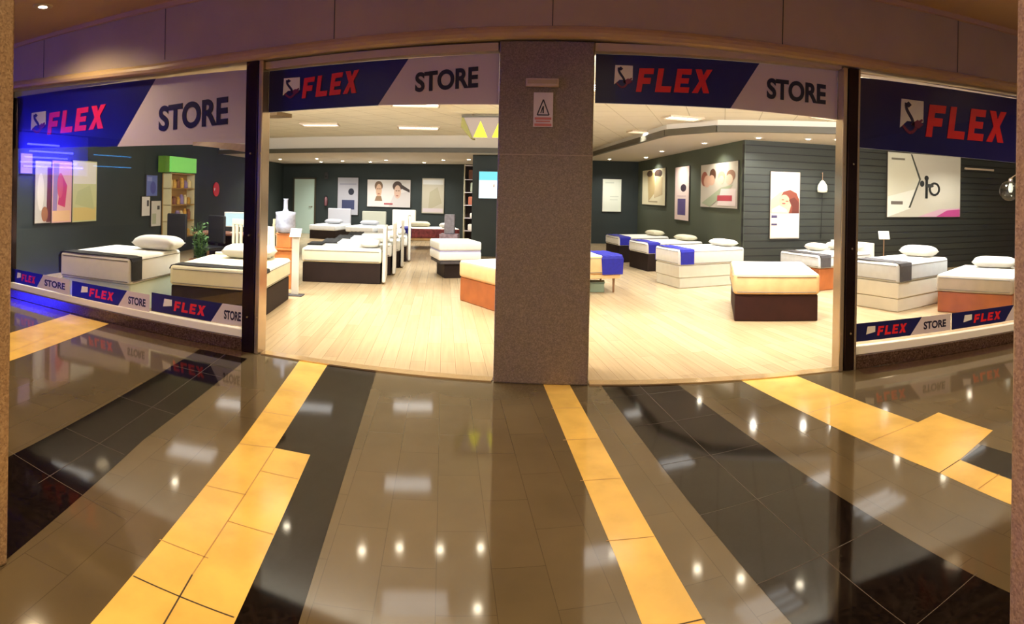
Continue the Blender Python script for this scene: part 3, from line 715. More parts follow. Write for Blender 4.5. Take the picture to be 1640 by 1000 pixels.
# right row
bed('white bed with white leather base, nearest of the three blue-runner beds', 1.96, 10.21, 19, .94, 1.41, .69, .40, m_matt, m_basewhite, m_runblue, 'blue runner on the nearest white bed of the right row', (.02, .30), .27, base='split')
bed('white bed on a black base, middle of the three blue-runner beds', 1.72, 12.6, 19, .98, 1.40, .62, .37, m_matt, m_basedark, m_runblue, 'blue runner on the middle white bed of the right row', (.02, .30), .23)
bed('white bed on a dark base, furthest of the three blue-runner beds', 1.25, 14.3, 16, 1.0, 1.35, .62, .40, m_matt, m_basedark, m_runblue, 'blue runner on the furthest white bed of the right row', (.02, .30), .20)
for (x, y, a, u, v, z, n, mm) in [(1.96, 10.21, 19, 1.22, .45, .69, 'nearest', m_pillow), (1.72, 12.6, 19, 1.20, .45, .62, 'middle', m_pillowc), (1.25, 14.3, 16, 1.17, .5, .62, 'furthest', m_pillowc)]:
    px, py = on(x, y, a, u, v); pillow('white pillow on the %s bed with a blue runner' % n, px, py, z+.005, R_(a), .62, .32, .13, mm)
# F
bed('bed with peach mattress edge on a maroon-brown base in the right entrance', 3.25, 7.14, 76, 1.14, 1.55, .63, .35, m_peach, m_basemar, pipe=m_pipe, topm=m_matt)
# G
bed('pale grey bed on an orange wooden base behind the right steel post', 4.31, 9.50, 16.5, 1.17, 1.30, .63, .39, m_mattgrey, m_baseorange, m_rungrey, 'charcoal runner on the pale grey bed behind the right steel post', (.02, .26), .22, topm=m_matt, head=hb, headz=.8)
px, py = on(4.31, 9.50, 16.5, .62, .82); pillow('white pillow lying left on the pale grey bed behind the right steel post', px, py, .64, R_(16.5), .42, .30, .14)
px, py = on(4.31, 9.50, 16.5, 1.08, .55); pillow('white pillow at the head of the pale grey bed behind the right steel post', px, py, .64, R_(16.5), .8, .34, .16)
# I
bed('white bed with a tall white leather base behind the right window', 4.53, 7.24, 20.4, .93, 1.32, .71, .42, m_mattgrey, m_basewhite, m_rungrey, 'charcoal runner on the white bed behind the right window', (.02, .30), .27, base='split', topm=m_matt)
px, py = on(4.53, 7.24, 20.4, 1.12, .45); pillow('white pillow on the white bed behind the right window', px, py, .715, R_(20.4), .60, .32, .18)
# J
bed('warm grey bed on an orange wooden base at the right end of the window', 5.73, 6.12, 35.9, 1.15, 1.47, .55, .30, m_mattwarm, m_baseorange, topm=m_matt, pipe=m_pipe)
px, py = on(5.73, 6.12, 35.9, 1.2, .55); pillow('white pillow on the orange-based bed at the right end of the window', px, py, .555, R_(35.9), .7, .34, .18)
# far red / blue bed
bed('low bed with a red patterned mattress side by the back wall', -4.61, 16.14, 19.2, .97, 1.64, .58, .30, mat('red_pattern', (150, 70, 74), rough=.7, noise=.4, scale=14), m_peach, m_runblue, 'dark blue runner on the red-sided bed by the back wall', (.0, .26), .28, base='legs', topm=m_matt, pipe=False)
px, py = on(-4.61, 16.14, 19.2, .55, .75); pillow('cream pillow on the red-sided bed by the back wall', px, py, .585, R_(109), .62, .36, .16, m_pillowc)
px, py = on(-4.61, 16.14, 19.2, 1.3, .40); pillow('white pillow on the red-sided bed by the back wall', px, py, .585, R_(30), .5, .32, .14)
# stack of two mattresses
e = empty('mattress_stack_stand', (-2.33, 10.75, .004), R_(25)); tag(e, 'grey stand with a dark lower box under two stacked white mattresses', 'stand')
BM().rbox(0, .80, 0, .85, .27, .33, r=.01).build('top_board', m_rungrey, e); BM().rbox(.10, .46, .08, .75, 0, .269, r=.01).build('base', m_basedark, e)
BM().cyl((.72, .08, 0), (.72, .08, .269), .015).build('leg', m_leg, e); BM().cyl((.72, .76, 0), (.72, .76, .269), .015).build('leg', m_leg, e)
for k, lb in enumerate(['lower of the two small white mattresses stacked left of the column', 'upper of the two small white mattresses stacked left of the column']):
    z = .336+k*.185
    o = BM().rbox(0, .82, 0, .88, z, z+.165, r=.035, seg=3).build('mattress', m_matt, smooth=True); o.location = (-2.35, 10.73, .004); o.rotation_euler = (0, 0, R_(25)); tag(o, lb, 'mattress')
    if k == 0:
        o = BM().rbox(.01, .81, .01, .87, z+.166, z+.184, r=.005).build('mattress_pad', mat('lilac_pad', (190, 188, 226), rough=.8)); o.location = (-2.35, 10.73, .004); o.rotation_euler = (0, 0, R_(25)); tag(o, 'thin lilac pad between the two stacked white mattresses', 'pad')

# headboards and pillows along the back wall
def backbed(label, x, y, w_, hz, mm, pw=.3):
    e = empty('bed', (x, y, .004)); tag(e, label, 'bed')
    BM().rbox(0, w_, .02, 1.5, .28, .46, r=.04, seg=3).build('mattress', m_mattgrey, e, smooth=True)
    BM().rbox(.02, w_-.02, .04, 1.48, 0, .279, r=.015).build('base', m_basedark, e)
    BM().rbox(.03, w_*.95, 1.52, 1.60, .05, hz, r=.03, seg=3).build('headboard', mm, e)
    return e
gr1 = mat('headboard_grey', (176, 176, 184), rough=.7); gr2 = mat('headboard_stone', (166, 166, 152), rough=.7)
backbed('grey bed with a grey headboard at the back wall beside the pale green door', -8.35, 17.9, .95, .98, gr1)
backbed('bed with a stone-grey headboard at the back wall under the navy-block poster', -7.05, 17.9, .95, .92, gr2)
backbed('bed with a pale patterned headboard at the back wall behind the white row', -5.95, 17.9, .9, 1.0, hb)
for x, lb in [(-8.2, 'grey pillow on the bed beside the pale green door'), (-6.9, 'grey pillow on the bed with the stone-grey headboard')]:
    pillow(lb, x+.35, 18.9, .47, R_(90), .6, .36, .16, gr1)

# ------------------------------------------------------------------ posters (flat boards on the walls)
def ell(cx, cy, rx, ry, n=18): return [(cx+rx*cos(2*pi*i/n), cy+ry*sin(2*pi*i/n)) for i in range(n)]
def poster(label, p0, p1, z0, z1, bg, elems, off=.0, edge=(60, 54, 46), cat='poster', th=.03):
    p0 = Vector((*p0, 0)); p1 = Vector((*p1, 0)); d = p1-p0; L = d.length; a = math.atan2(d.y, d.x)
    b = BM(); H = z1-z0
    mats = [mat('poster_edge_%d_%d_%d' % edge, edge, rough=.5), mat('print_%d_%d_%d' % bg, bg, rough=.45)]
    b.box(0, L, -th, -.001, 0, H, 0)
    e_ = .012
    b.box(e_, L-e_, -th-.0015, -th, e_, H-e_, 1)
    for k, (c, poly) in enumerate(elems):
        mm = mat('print_%d_%d_%d' % c, c, rough=.45)
        if mm not in mats: mats.append(mm)
        mi = mats.index(mm); y = -th-.0016-.0008*(k+1)
        b.add([(u*L, y, v*H) for u, v in poly], [tuple(range(len(poly)))], mi)
    o = b.build('poster', mats, fix=False); o.location = (p0.x, p0.y, z0); o.rotation_euler = (0, 0, a)
    return tag(o, label, cat)
def rect(u0, u1, v0, v1): return [(u0, v0), (u1, v0), (u1, v1), (u0, v1)]
BY = 19.99
poster('tall grey poster with a small dark square and a navy block on the back wall', (-8.18, BY), (-7.37, BY), .74, 2.10, (176, 176, 186), [((60, 66, 100), rect(.22, .82, .15, .40)), ((34, 38, 54), ell(.66, .62, .14, .09)), ((150, 150, 166), rect(.1, .9, .80, .84))])
poster('wide white poster of two faces lying on a pillow on the back wall', (-7.04, BY), (-5.43, BY), 1.06, 2.04, (222, 218, 216),
       [((206, 200, 200), [(.5, 0.02), (.98, .02), (.98, .6), (.62, .45)]), ((112, 88, 68), ell(.27, .76, .095, .18)), ((204, 168, 140), ell(.275, .60, .068, .24)), ((120, 90, 70), ell(.25, .66, .02, .02)), ((120, 90, 70), ell(.30, .66, .02, .02)), ((150, 96, 82), ell(.275, .48, .028, .018)), ((136, 108, 84), [(.22, .40), (.33, .40), (.36, .22), (.18, .22)]), ((74, 56, 50), ell(.70, .76, .11, .18)), ((212, 180, 160), ell(.705, .56, .078, .24)), ((118, 88, 76), ell(.68, .60, .022, .018)), ((118, 88, 76), ell(.735, .60, .022, .018)), ((168, 100, 90), ell(.70, .42, .03, .018)), ((60, 50, 48), [(.78, .84), (.98, .64), (.98, .54), (.79, .68)]), ((170, 60, 70), rect(.40, .60, .10, .15))])
poster('tall beige poster on the back wall right of the faces poster', (-5.03, BY), (-4.23, BY), .88, 2.11, (184, 178, 160), [((206, 206, 204), rect(.05, .95, .82, .95)), ((170, 164, 140), [(.3, .1), (.9, .3), (.7, .75), (.35, .6)]), ((202, 190, 196), rect(.05, .95, .04, .15))])
poster('bright white notice poster on the back wall right of the granite column', (1.145, BY), (1.80, BY), 1.08, 2.20, (240, 246, 232), [((214, 222, 208), rect(.15, .6, .86, .90)), ((214, 222, 208), rect(.4, .85, .45, .48)), ((214, 222, 208), rect(.4, .8, .36, .38))])
def W1p(y): return (2.36+(20.0-y)*(3.50-2.36)/(20.0-11.45)-.004, y)
poster('cream poster of a couple hanging furthest on the green-grey wall', W1p(19.3), W1p(16.75), 1.36, 2.47, (232, 222, 186), [((196, 172, 120), [(.3, .1), (.6, .35), (.55, .9), (.25, .9)]), ((92, 70, 48), ell(.35, .88, .13, .09)), ((70, 52, 44), ell(.72, .86, .16, .11)), ((206, 186, 146), [(.55, .2), (.9, .3), (.9, .75), (.62, .8)]), ((180, 164, 130), rect(.3, .7, .08, .12))])
poster('narrow pinkish poster with a purple block on the green-grey wall', W1p(15.85), W1p(14.7), 1.01, 2.43, (228, 204, 196), [((84, 70, 120), rect(.22, .78, .10, .40)), ((54, 40, 54), ell(.62, .60, .2, .07)), ((200, 176, 180), rect(.2, .8, .44, .46))])
poster('wide poster of a sleeping family with a red mark on the green-grey wall', W1p(13.87), W1p(11.70), 1.39, 2.40, (196, 188, 172), [((150, 84, 66), ell(.12, .66, .10, .17)), ((214, 172, 148), ell(.20, .60, .10, .14)), ((92, 60, 44), ell(.36, .74, .09, .14)), ((210, 170, 144), ell(.33, .62, .09, .12)), ((206, 170, 130), ell(.60, .70, .09, .11)), ((222, 190, 164), ell(.60, .62, .07, .09)), ((140, 104, 84), ell(.84, .70, .11, .12)), ((214, 180, 156), ell(.80, .62, .09, .11)), ((160, 168, 140), [(.05, .1), (.6, .45), (.9, .5), (.3, .02)]), ((222, 206, 200), [(.5, .06), (.97, .06), (.97, .42), (.6, .42)]), ((176, 70, 80), rect(.5, .88, .16, .28))])
def W2p(x): return (x, 11.45+(x-3.49)*.0504-.004)
poster('tall poster of a woman with auburn hair on the shiplap wall', W2p(4.05), W2p(4.73), .79, 2.19, (236, 222, 204), [((240, 232, 200), rect(.03, .97, .72, .98)), ((222, 176, 146), [(.03, .38), (.97, .38), (.97, .60), (.70, .70), (.35, .70), (.03, .58)]), ((120, 56, 40), [(.34, .62), (.44, .70), (.66, .73), (.88, .68), (.97, .58), (.97, .38), (.62, .38), (.70, .50), (.58, .62)]), ((226, 166, 136), ell(.47, .57, .17, .085)), ((92, 38, 28), [(.62, .58), (.80, .62), (.97, .54), (.97, .38), (.72, .38), (.74, .48)]), ((150, 80, 64), ell(.42, .58, .05, .008)), ((150, 80, 64), ell(.56, .56, .05, .008)), ((170, 70, 66), ell(.45, .525, .06, .010)), ((238, 204, 182), [(.05, .44), (.30, .50), (.55, .44), (.60, .39), (.05, .39)]), ((246, 236, 216), rect(.03, .97, .02, .38)), ((70, 60, 96), rect(.05, .24, .31, .35)), ((70, 60, 96), rect(.05, .24, .20, .23))])
b1 = poster('large pale poster with a black scribble and pink corner on the shiplap wall', W2p(6.90), W2p(9.10), 1.24, 2.75, (204, 200, 184),
       [((220, 218, 196), [(.01, .01), (.28, .16), (.44, .58), (.30, .98), (.01, .98)]), ((236, 236, 222), [(.01, .01), (.30, .14), (.36, .44), (.01, .32)]), ((214, 176, 192), [(.4, .01), (.99, .01), (.99, .15), (.7, .13)]), ((196, 80, 146), [(.65, .01), (.99, .01), (.99, .13), (.8, .11)]),
        ((70, 74, 66), [(.295, .98), (.315, .98), (.435, .60), (.415, .58)]), ((70, 74, 66), [(.415, .60), (.435, .60), (.30, .15), (.275, .15)]), ((120, 116, 100), rect(.05, .22, .88, .91)), ((110, 104, 96), rect(.05, .20, .20, .25)),
        ((30, 32, 30), ell(.51, .62, .03, .04)), ((30, 32, 30), rect(.495, .53, .30, .60)), ((40, 42, 40), ell(.45, .53, .03, .05)), ((34, 36, 34), ell(.62, .45, .08, .11)), ((206, 202, 188), ell(.62, .45, .05, .075)), ((60, 62, 58), ell(.55, .50, .06, .03))])
# left wall posters (three boards side by side) and display rack
def W3p(y): return (-7.93-(y-5.3)*(10.45-7.93)/(20.1-5.3)+.006, y)
poster('tall poster with a pale figure, leftmost of the joined posters on the left wall', W3p(6.42), W3p(6.86), .93, 2.05, (196, 190, 184), [((90, 40, 50), [(.7, .02), (.98, .02), (.98, .9), (.75, .9)]), ((226, 220, 214), ell(.35, .5, .2, .3)), ((150, 100, 70), ell(.6, .15, .2, .12))])
poster('pink poster of a dancing figure, middle of the joined posters on the left wall', W3p(6.87), W3p(7.45), .92, 2.07, (222, 176, 178), [((150, 130, 180), [(.05, .2), (.25, .2), (.35, .95), (.1, .95)]), ((186, 60, 110), [(.3, .3), (.65, .25), (.75, .6), (.45, .8)]), ((200, 90, 120), ell(.4, .6, .14, .2)), ((230, 190, 150), rect(.05, .9, .03, .2))])
poster('pale green poster, rightmost of the joined posters on the left wall', W3p(7.46), W3p(8.24), .91, 2.10, (200, 206, 160), [((226, 226, 220), rect(.04, .96, .62, .97)), ((214, 196, 130), rect(.04, .96, .03, .24)), ((186, 196, 150), [(.1, .3), (.9, .2), (.7, .6), (.2, .5)])])
poster('small lilac board painted as a glass reflection high on the left wall', W3p(6.05), W3p(6.36), 1.80, 2.16, (176, 152, 196), [((160, 136, 180), rect(.1, .9, .3, .6))])  # lilac board stands in for a reflection in the window glass
poster('blue poster left of the amber goods rack', W3p(10.10), W3p(10.60), 1.40, 1.89, (92, 108, 176), [((60, 70, 150), ell(.6, .4, .25, .3)), ((130, 140, 196), rect(.1, .5, .7, .9))])
poster('white certificate with a dark stamp on the left wall', W3p(9.92), W3p(10.28), .95, 1.40, (226, 224, 220), [((60, 60, 64), rect(.6, .85, .5, .8))])
poster('white certificate beside the goods rack on the left wall', W3p(10.33), W3p(10.78), .70, 1.30, (206, 204, 198), [((60, 60, 64), rect(.6, .85, .65, .8)), ((170, 176, 150), rect(.1, .5, .1, .5))])
o = BM().cyl((0, -.02, 0), (0, -.001, 0), .20, n=32).build('round_sign', m_red); o.location = (*W3p(13.9), 1.58); o.rotation_euler = (0, 0, R_(99.7)); tag(o, 'round red sign with a small white heart on the dark left wall', 'sign')
h = BM().prism([(-.19, .02), (-.14, -.05), (-.09, .02), (-.115, .045), (-.14, .025), (-.165, .045)], 'y', -.024, -.021).build('heart_mark', m_white, o)

# goods rack on the left wall
yr = 11.45; xr = W3p(yr)[0]
e = empty('goods_rack', (xr+.02, yr, .40), R_(99.7-180)); tag(e, 'tall rack of amber goods with a green header on the left wall', 'rack')
m_rk = mat('rack_tan', (170, 132, 70), rough=.6)
e.rotation_euler = (0, 0, R_(99.7))
BM().box(-.62, .62, -.03, 0, 0, 1.55).build('back_panel', m_rk, e)
for z in (0, .39, .78, 1.17, 1.53): BM().box(-.62, .62, -.24, -.03, z, z+.025).build('shelf', m_rk, e)
BM().box(-.62, -.59, -.24, -.03, 0, 1.555).build('side_panel', mat('rack_cream', (216, 206, 160), rough=.6), e); BM().box(.59, .62, -.24, -.03, 0, 1.555).build('side_panel', MATS['rack_cream'], e)
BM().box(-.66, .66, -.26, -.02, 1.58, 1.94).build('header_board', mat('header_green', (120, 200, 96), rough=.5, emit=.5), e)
BM().box(-.86, -.68, -.22, -.02, 1.56, 1.94).build('header_flap', mat('header_olive', (90, 130, 36), rough=.5), e)
cols = [m_gold, mat('goods_cream', (226, 206, 150), rough=.6), mat('goods_brown', (132, 84, 50), rough=.6), mat('goods_lilac', (150, 130, 170), rough=.6), m_gold]
T = Matrix.Translation((xr+.02, yr, .40)) @ Matrix.Rotation(R_(99.7), 4, 'Z')
for zi, z in enumerate((.026, .416, .806, 1.196)):
    for k in range(6):
        hh = random.uniform(.16, .28); rr = random.uniform(.05, .075)
        q = BM().lathe([(rr*.9, 0), (rr, .01), (rr, hh*.75), (rr*.6, hh*.88), (rr*.6, hh)], n=14).build('jar', cols[(zi*2+k*3) % 5], smooth=False)
        p = T @ Vector((-.48+k*.19, -.14, z+.001)); q.location = p
        tag(q, 'small jar standing on the amber goods rack, left wall', 'jar', 'jars on the amber goods rack')

# ------------------------------------------------------------------ sales desk area behind the window beds
e = empty('desk', (-7.15, 9.75, .004), R_(12)); tag(e, 'low brown sales desk behind the window beds', 'desk')
BM().rbox(0, 1.7, 0, .7, .66, .70, r=.008).build('desk_top', mat('desk_brown', (110, 66, 46), rough=.5), e)
BM().rbox(.03, .07, .03, .67, 0, .659, r=.004).build('side_panel', m_basedark, e); BM().rbox(1.63, 1.67, .03, .67, 0, .659, r=.004).build('side_panel', m_basedark, e)
BM().rbox(.07, 1.63, .60, .63, .12, .659, r=.004).build('back_panel', m_basedark, e)
def chair(label, x, y, rz):
    e = empty('office_chair', (x, y, .004), rz); tag(e, label, 'chair')
    BM().rbox(-.23, .23, -.22, .22, .44, .50, r=.02, seg=3).build('seat', m_blackplastic, e)
    BM().rbox(-.22, .22, .20, .26, .55, 1.08, r=.025, seg=3).build('backrest', m_blackplastic, e)
    BM().box(-.03, .03, .21, .235, .42, .60).build('back_bracket', m_blackplastic, e)
    BM().cyl((0, 0, .09), (0, 0, .44), .03).build('column', m_leg, e)
    b = BM()
    for k in range(5):
        a = 2*pi*k/5; b.cyl((0, 0, .1), (.26*cos(a), .26*sin(a), .06), .018, .012)
    b.build('star_base', m_blackplastic, e)
    for k in range(5):
        a = 2*pi*k/5; BM().sphere((.26*cos(a), .26*sin(a), .03), .028, n=12).build('castor', m_blackplastic, e)
    return e
chair('black office chair between the goods rack and the plant', -7.25, 9.2, R_(10))
chair('black office chair beside the lit monitor', -6.4, 9.25, R_(-10))
e = empty('monitor', (-6.35, 10.15, .712), R_(20)); tag(e, 'lit white computer monitor on the sales desk', 'monitor')
BM().rbox(-.24, .24, -.02, .02, .12, .42, r=.008).build('casing', m_white, e); BM().box(-.22, .22, -.023, -.0205, .14, .40).build('screen', m_screen, e)
BM().cyl((0, 0, .01), (0, 0, .13), .02).build('stem', m_white, e); BM().rbox(-.11, .11, -.08, .08, 0, .012, r=.004).build('foot', m_white, e)
# plant
e = empty('potted_plant', (-6.1, 8.55, .004)); tag(e, 'bushy green potted plant between the two window beds', 'plant')
BM().lathe([(.12, 0), (.14, .02), (.17, .30), (.185, .31), (.185, .34), (.16, .34), (.15, .30)], n=20).build('pot', m_terra, e)
BM().lathe([(.001, .29), (.155, .30), (.155, .305), (.001, .305)], n=20).build('soil', m_basedark, e)
b = BM(); st = BM()
for k in range(34):
    a = random.uniform(0, 2*pi); rr = random.uniform(.02, .16); h0 = random.uniform(.5, 1.0); tip = Vector((rr*cos(a)*1.1, rr*sin(a)*1.1, h0))
    root = Vector((.03*cos(a), .03*sin(a), .30)); st.cyl(root, tip, .006, .003, n=6)
    for q in range(7):
        c = root.lerp(tip, .25+.12*q); d = Vector((cos(a+q*2.4), sin(a+q*2.4), random.uniform(.1, .8))).normalized(); s_ = d.cross(Vector((0, 0, 1))).normalized()*.022
        l = random.uniform(.07, .13)
        b.add([c, c+d*l*.5+s_, c+d*l, c+d*l*.5-s_], [(0, 1, 2, 3)])
b.build('foliage', m_leaf, e, fix=False); st.build('stem', m_leaf, e)
# white armchair shapes behind bed B
for k, (x, y) in enumerate([(-5.55, 8.75), (-5.05, 9.35)]):
    e = empty('display_chair', (x, y, .004), R_(-15)); tag(e, ['pale slatted chair behind the pillow of the cream bed', 'pale slatted chair furthest behind the cream bed by the post'][k], 'chair')
    BM().rbox(-.22, .22, -.2, .22, .44, .49, r=.012).build('seat', m_pillowc, e)
    b = BM()
    b.rbox(-.22, .22, .20, .235, .96, 1.06, r=.01)
    for u in (-.2, -.1, 0, .1, .2): b.box(u-.025, u+.025, .205, .23, .49, .97)
    b.build('backrest', m_pillowc, e)
    for sx in (-.19, .19):
        for sy in (-.17, .19): BM().cyl((sx, sy, 0), (sx*.97, sy*.97, .442), .016).build('leg', m_pillowc, e)
# brown display block with ornament and upright cards
e = empty('display_table', (-4.5, 8.62, .004), R_(13)); tag(e, 'small orange wooden display block behind the cream bed', 'display block')
BM().rbox(-.30, .24, -.18, .18, .62, .65, r=.006).build('table_top', m_orangewood, e); BM().rbox(-.08, .2, -.15, .15, 0, .619, r=.006).build('pedestal', m_orangewood, e)
e = empty('wooden_box', (-4.44, 8.62, .656), R_(13)); tag(e, 'orange-brown wooden box under the acrylic ornament', 'box')
BM().rbox(-.12, .12, -.10, .10, 0, .22, r=.01).build('body', m_orangewood, e); BM().rbox(-.13, .13, -.11, .11, .221, .24, r=.005).build('lid', m_orangewood, e)
o = BM().lathe([(.10, 0), (.15, .02), (.17, .12), (.16, .28), (.17, .34), (.05, .36), (.035, .40), (.035, .54), (.045, .56)], n=18).build('acrylic_ornament', m_crystal, smooth=True); o.location = (-4.44, 8.62, .897); tag(o, 'tall grey bottle-shaped acrylic ornament on the wooden box', 'ornament')
for k, (x, lb) in enumerate([(-4.72, 'white upright card left on the display block'), (-4.63, 'white upright card next to the acrylic ornament')]):
    o = BM().prism([(-.02, 0), (.02, 0), (.045, .34), (.02, .34)], 'x', -.035, .035).build('upright_card', m_white); o.location = (x, 8.56-.02*k, .656); o.rotation_euler = (0, 0, R_(60)); tag(o, lb, 'card')
# price stand at the foot of bed C1
def stand(label, x, y, hz, rz, w_=.13, post=.016, mpost=m_white, base=.13, tilt=50, cw=.17, chh=.16):
    e = empty('price_stand', (x, y, .004), rz); tag(e, label, 'price stand')
    BM().rbox(-base, base, -base*.8, base*.8, 0, .015, r=.004).build('foot_plate', m_rungrey if mpost is m_white else m_leg, e)
    BM().rbox(-post, post, -.012, .012, .0155, hz, r=.003).build('post', mpost, e)
    Tm = Matrix.Translation((0, -.01, hz+.02)) @ Matrix.Rotation(R_(tilt), 4, 'X')
    BM().rbox(-cw/2, cw/2, -chh/2, chh/2, -.006, .006, r=.003, T=Tm).build('card_holder', m_white, e)
    b = BM()
    for q in range(3): b.box(-cw*.3, cw*.3, -chh*.25+q*.04, -chh*.25+q*.04+.012, .0062, .0072, T=Tm)
    b.build('printed_text', mat('pale_print', (150, 190, 196), rough=.5), e)
    return e
stand('white price stand at the foot of the nearest white row bed', -3.97, 8.06, .93, R_(12), post=.055)
stand('slim grey tablet stand behind the white bed in the right window', 6.08, 10.3, .90, R_(-20), post=.012, mpost=m_leg, cw=.22, chh=.2)
# small display tower by the red bed
e = empty('display_tower', (-3.02, 15.0, .004)); tag(e, 'small lilac display tower behind the stacked mattresses', 'display stand')
BM().rbox(-.24, .24, -.15, .15, 0, .55, r=.01).build('base', mat('lilac_print', (190, 170, 190), rough=.6, noise=.3, scale=14), e)
BM().rbox(-.13, .13, -.08, .08, .551, 1.05, r=.02).build('upper_block', mat('grey_lilac', (170, 168, 184), rough=.6, noise=.2, scale=12), e)
# shelf tower against the back
e = empty('shelf_tower', (-2.98, 18.2, .004)); tag(e, 'narrow tall shelf tower left of the dark partition', 'shelf')
BM().box(-.26, .26, .26, .28, 0, 2.5).build('back_panel', m_basedark, e)
BM().box(-.26, -.24, 0, .259, 0, 2.5).build('side_panel', mat('beige_side', (196, 190, 160), rough=.6), e); BM().box(.24, .26, 0, .259, 0, 2.5).build('side_panel', MATS['beige_side'], e)
for z in (.02, .42, .82, 1.22, 1.62, 2.02, 2.46): BM().box(-.239, .239, .0, .258, z, z+.02).build('shelf', m_signwhite, e)
for k, z in enumerate((.441, .841, 1.241, 1.641, 2.041)):
    q = BM().rbox(-.12, .12, .03, .22, 0, [.2, .15, .26, .3, .3][k], r=.03, seg=2).build('folded_linen', [m_white, m_white, mat('rust_linen', (160, 90, 66), rough=.8), mat('sage_linen', (160, 170, 150), rough=.8), mat('brown_linen', (110, 72, 52), rough=.8)][k])
    q.location = (-2.98+.06*(k % 2), 18.2, z+.005); tag(q, ['white linen pile on the lowest filled shelf of the tower', 'white linen pile second from bottom in the shelf tower', 'rust-coloured linen pile in the middle of the shelf tower', 'sage green linen pile in the shelf tower', 'brown linen pile at the top of the shelf tower'][k], 'linen')
# lit screen on the partition
e = empty('wall_screen', (-2.0, 14.99, 1.83)); tag(e, 'glowing cyan and white screen on the dark partition beside the column', 'screen')
BM().rbox(-.30, .42, -.04, -.001, -.37, .37, r=.006).build('casing', m_blackplastic, e)
BM().box(-.27, .39, -.042, -.0405, -.34, .12).build('display', emit_mat('screen_white', (.8, 1, 1), 1.4), e)
BM().box(-.27, .39, -.042, -.0405, .12, .34).build('display_header', emit_mat('screen_cyan', (.25, .85, .9), 1.1), e)
BM().box(.10, .13, -.044, -.0425, -.05, .02).build('symbol', m_leg, e)
# board standing in for a lit ceiling recess; yellow triangles are painted light cones
e = empty('hanging_board', (-1.6, 10.3, 2.57)); tag(e, 'hanging grey trapezoid board with yellow light cones painted on it beside the column', 'sign')
BM().prism([(-.10, 0), (1.0, 0), (1.2, .38), (-.27, .38)], 'y', -.02, .02).build('board', mat('board_mauve_grey', (150, 138, 132), rough=.6), e)
BM().prism([(-.08, .02), (.17, .02), (.045, .31)], 'y', -.024, -.0205).build('yellow_light_cone', mat('light_cone_yellow', (226, 228, 40), rough=.5, emit=.5), e)
BM().prism([(.25, .02), (.50, .02), (.375, .31)], 'y', -.024, -.0205).build('yellow_light_cone', MATS['light_cone_yellow'], e)
BM().prism([(-.29, .37), (1.22, .37), (1.22, .40), (-.29, .40)], 'y', -.04, .04).build('top_bar', m_darktrim, e)
BM().prism([(-.29, .38), (-.26, .38), (-.09, 0), (-.13, 0), (-.30, .20)], 'y', -.035, .3).build('side_panel', mat('olive_side', (128, 124, 60), rough=.6), e)
for u in (-.1, 1.0): BM().cyl((u, 0, .40), (u, 0, .43), .006).build('suspension_rod', m_leg, e)
# wall lamp by shiplap
e = empty('wall_lamp', (5.22, W2p(5.22)[1], 1.9)); tag(e, 'small glass wall lamp with hanging cord left of the right steel post', 'lamp')
BM().cyl((0, -.10, .12), (0, -.10, .30), .008).cyl((0, -.1, .28), (0, -.003, .28), .008).build('bracket', m_leg, e)
BM().lathe([(.02, .13), (.05, .10), (.10, .02), (.11, -.06), (.10, -.12), (.03, -.13)], c=(0, -.10, 0), n=18).build('lamp_shade', mat('lamp_glow', (236, 232, 206), rough=.3, emit=.35), e, smooth=True)
BM().tube([(0, -.1, -.13), (.02, -.05, -.4), (.02, -.02, -1.1)], .006).build('cord', m_blackplastic, e)
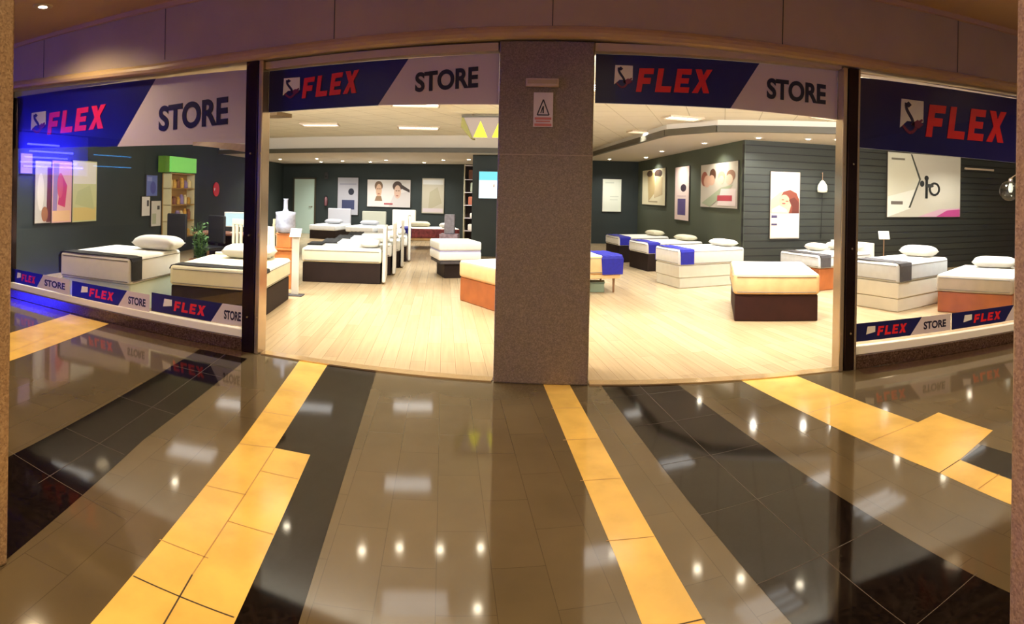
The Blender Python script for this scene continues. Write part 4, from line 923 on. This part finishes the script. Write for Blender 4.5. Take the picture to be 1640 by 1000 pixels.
# arm lamp with glass globe at the right end
lx = 9.6; ly = 9.6
e = empty('globe_lamp', (7.98, 8.62, -.12)); tag(e, 'clear glass globe lamp on a slanted arm at the right edge', 'lamp')
BM().tube([(-.02, 0, 2.22), (.45, -.3, 2.62), (.6, -.4, 3.12)], .010).build('arm', m_chrome, e)
BM().sphere((-.06, 0, 1.97), .20, (1, 1, 1.0), n=24).build('glass_globe', glass_mat('globe_glass', (.82, .84, .78), 1.7), e, smooth=True)
BM().lathe([(.03, .12), (.045, .06), (.05, 0), (.03, -.06)], c=(-.02, 0, 2.0), n=14).build('bulb', mat('globe_bulb', (230, 232, 226), rough=.3, emit=.6), e)
BM().lathe([(.05, 0), (.05, .05), (.02, .08)], c=(-.02, 0, 2.15), n=14).build('lamp_cap', m_chrome, e)
x_ = 9.2; e = empty('wall_rail', (x_, W2p(x_)[1], 2.42), R_(2.9)); tag(e, 'pale horizontal rail on the shiplap wall right of the big poster', 'rail')
BM().rbox(0, 1.0, -.09, -.05, .02, .07, r=.008).build('rail_bar', m_rail, e)
BM().cyl((.15, -.052, .045), (.15, -.001, .045), .014).build('bracket', m_chrome, e); BM().cyl((.85, -.052, .045), (.85, -.001, .045), .014).build('bracket', m_chrome, e)
# green storage box under the peach bed, small purple stool behind it
e = empty('storage_box', (.50, 9.95, .004)); tag(e, 'grey-green storage box under the peach bed right of the column', 'box')
BM().rbox(-.11, .13, -.12, .12, 0, .15, r=.012).build('body', mat('box_green', (120, 136, 116), rough=.6), e); BM().rbox(-.12, .14, -.13, .13, .151, .172, r=.006).build('lid', mat('box_lid_green', (96, 112, 96), rough=.6), e)
# wall speaker between door and posters
e = empty('wall_speaker', (-8.62, BY, 2.15)); tag(e, 'tiny dark grey speaker on the back wall above the door side', 'speaker')
BM().rbox(-.06, .06, -.10, -.002, -.12, .12, r=.01).build('cabinet', m_rungrey, e); BM().cyl((0, -.104, -.03), (0, -.1, -.03), .04).build('cone', m_blackplastic, e)
e = empty('fire_extinguisher', (-8.6, 19.88, 1.25)); tag(e, 'small extinguisher hanging on the back wall between door and poster', 'extinguisher')
BM().lathe([(.05, -.2), (.06, -.18), (.06, .08), (.03, .12), (.02, .14)], n=14).build('cylinder', mat('dull_red', (110, 70, 76), rough=.4), e, smooth=True); BM().box(-.03, .03, -.03, .02, .141, .17).build('valve', m_blackplastic, e)
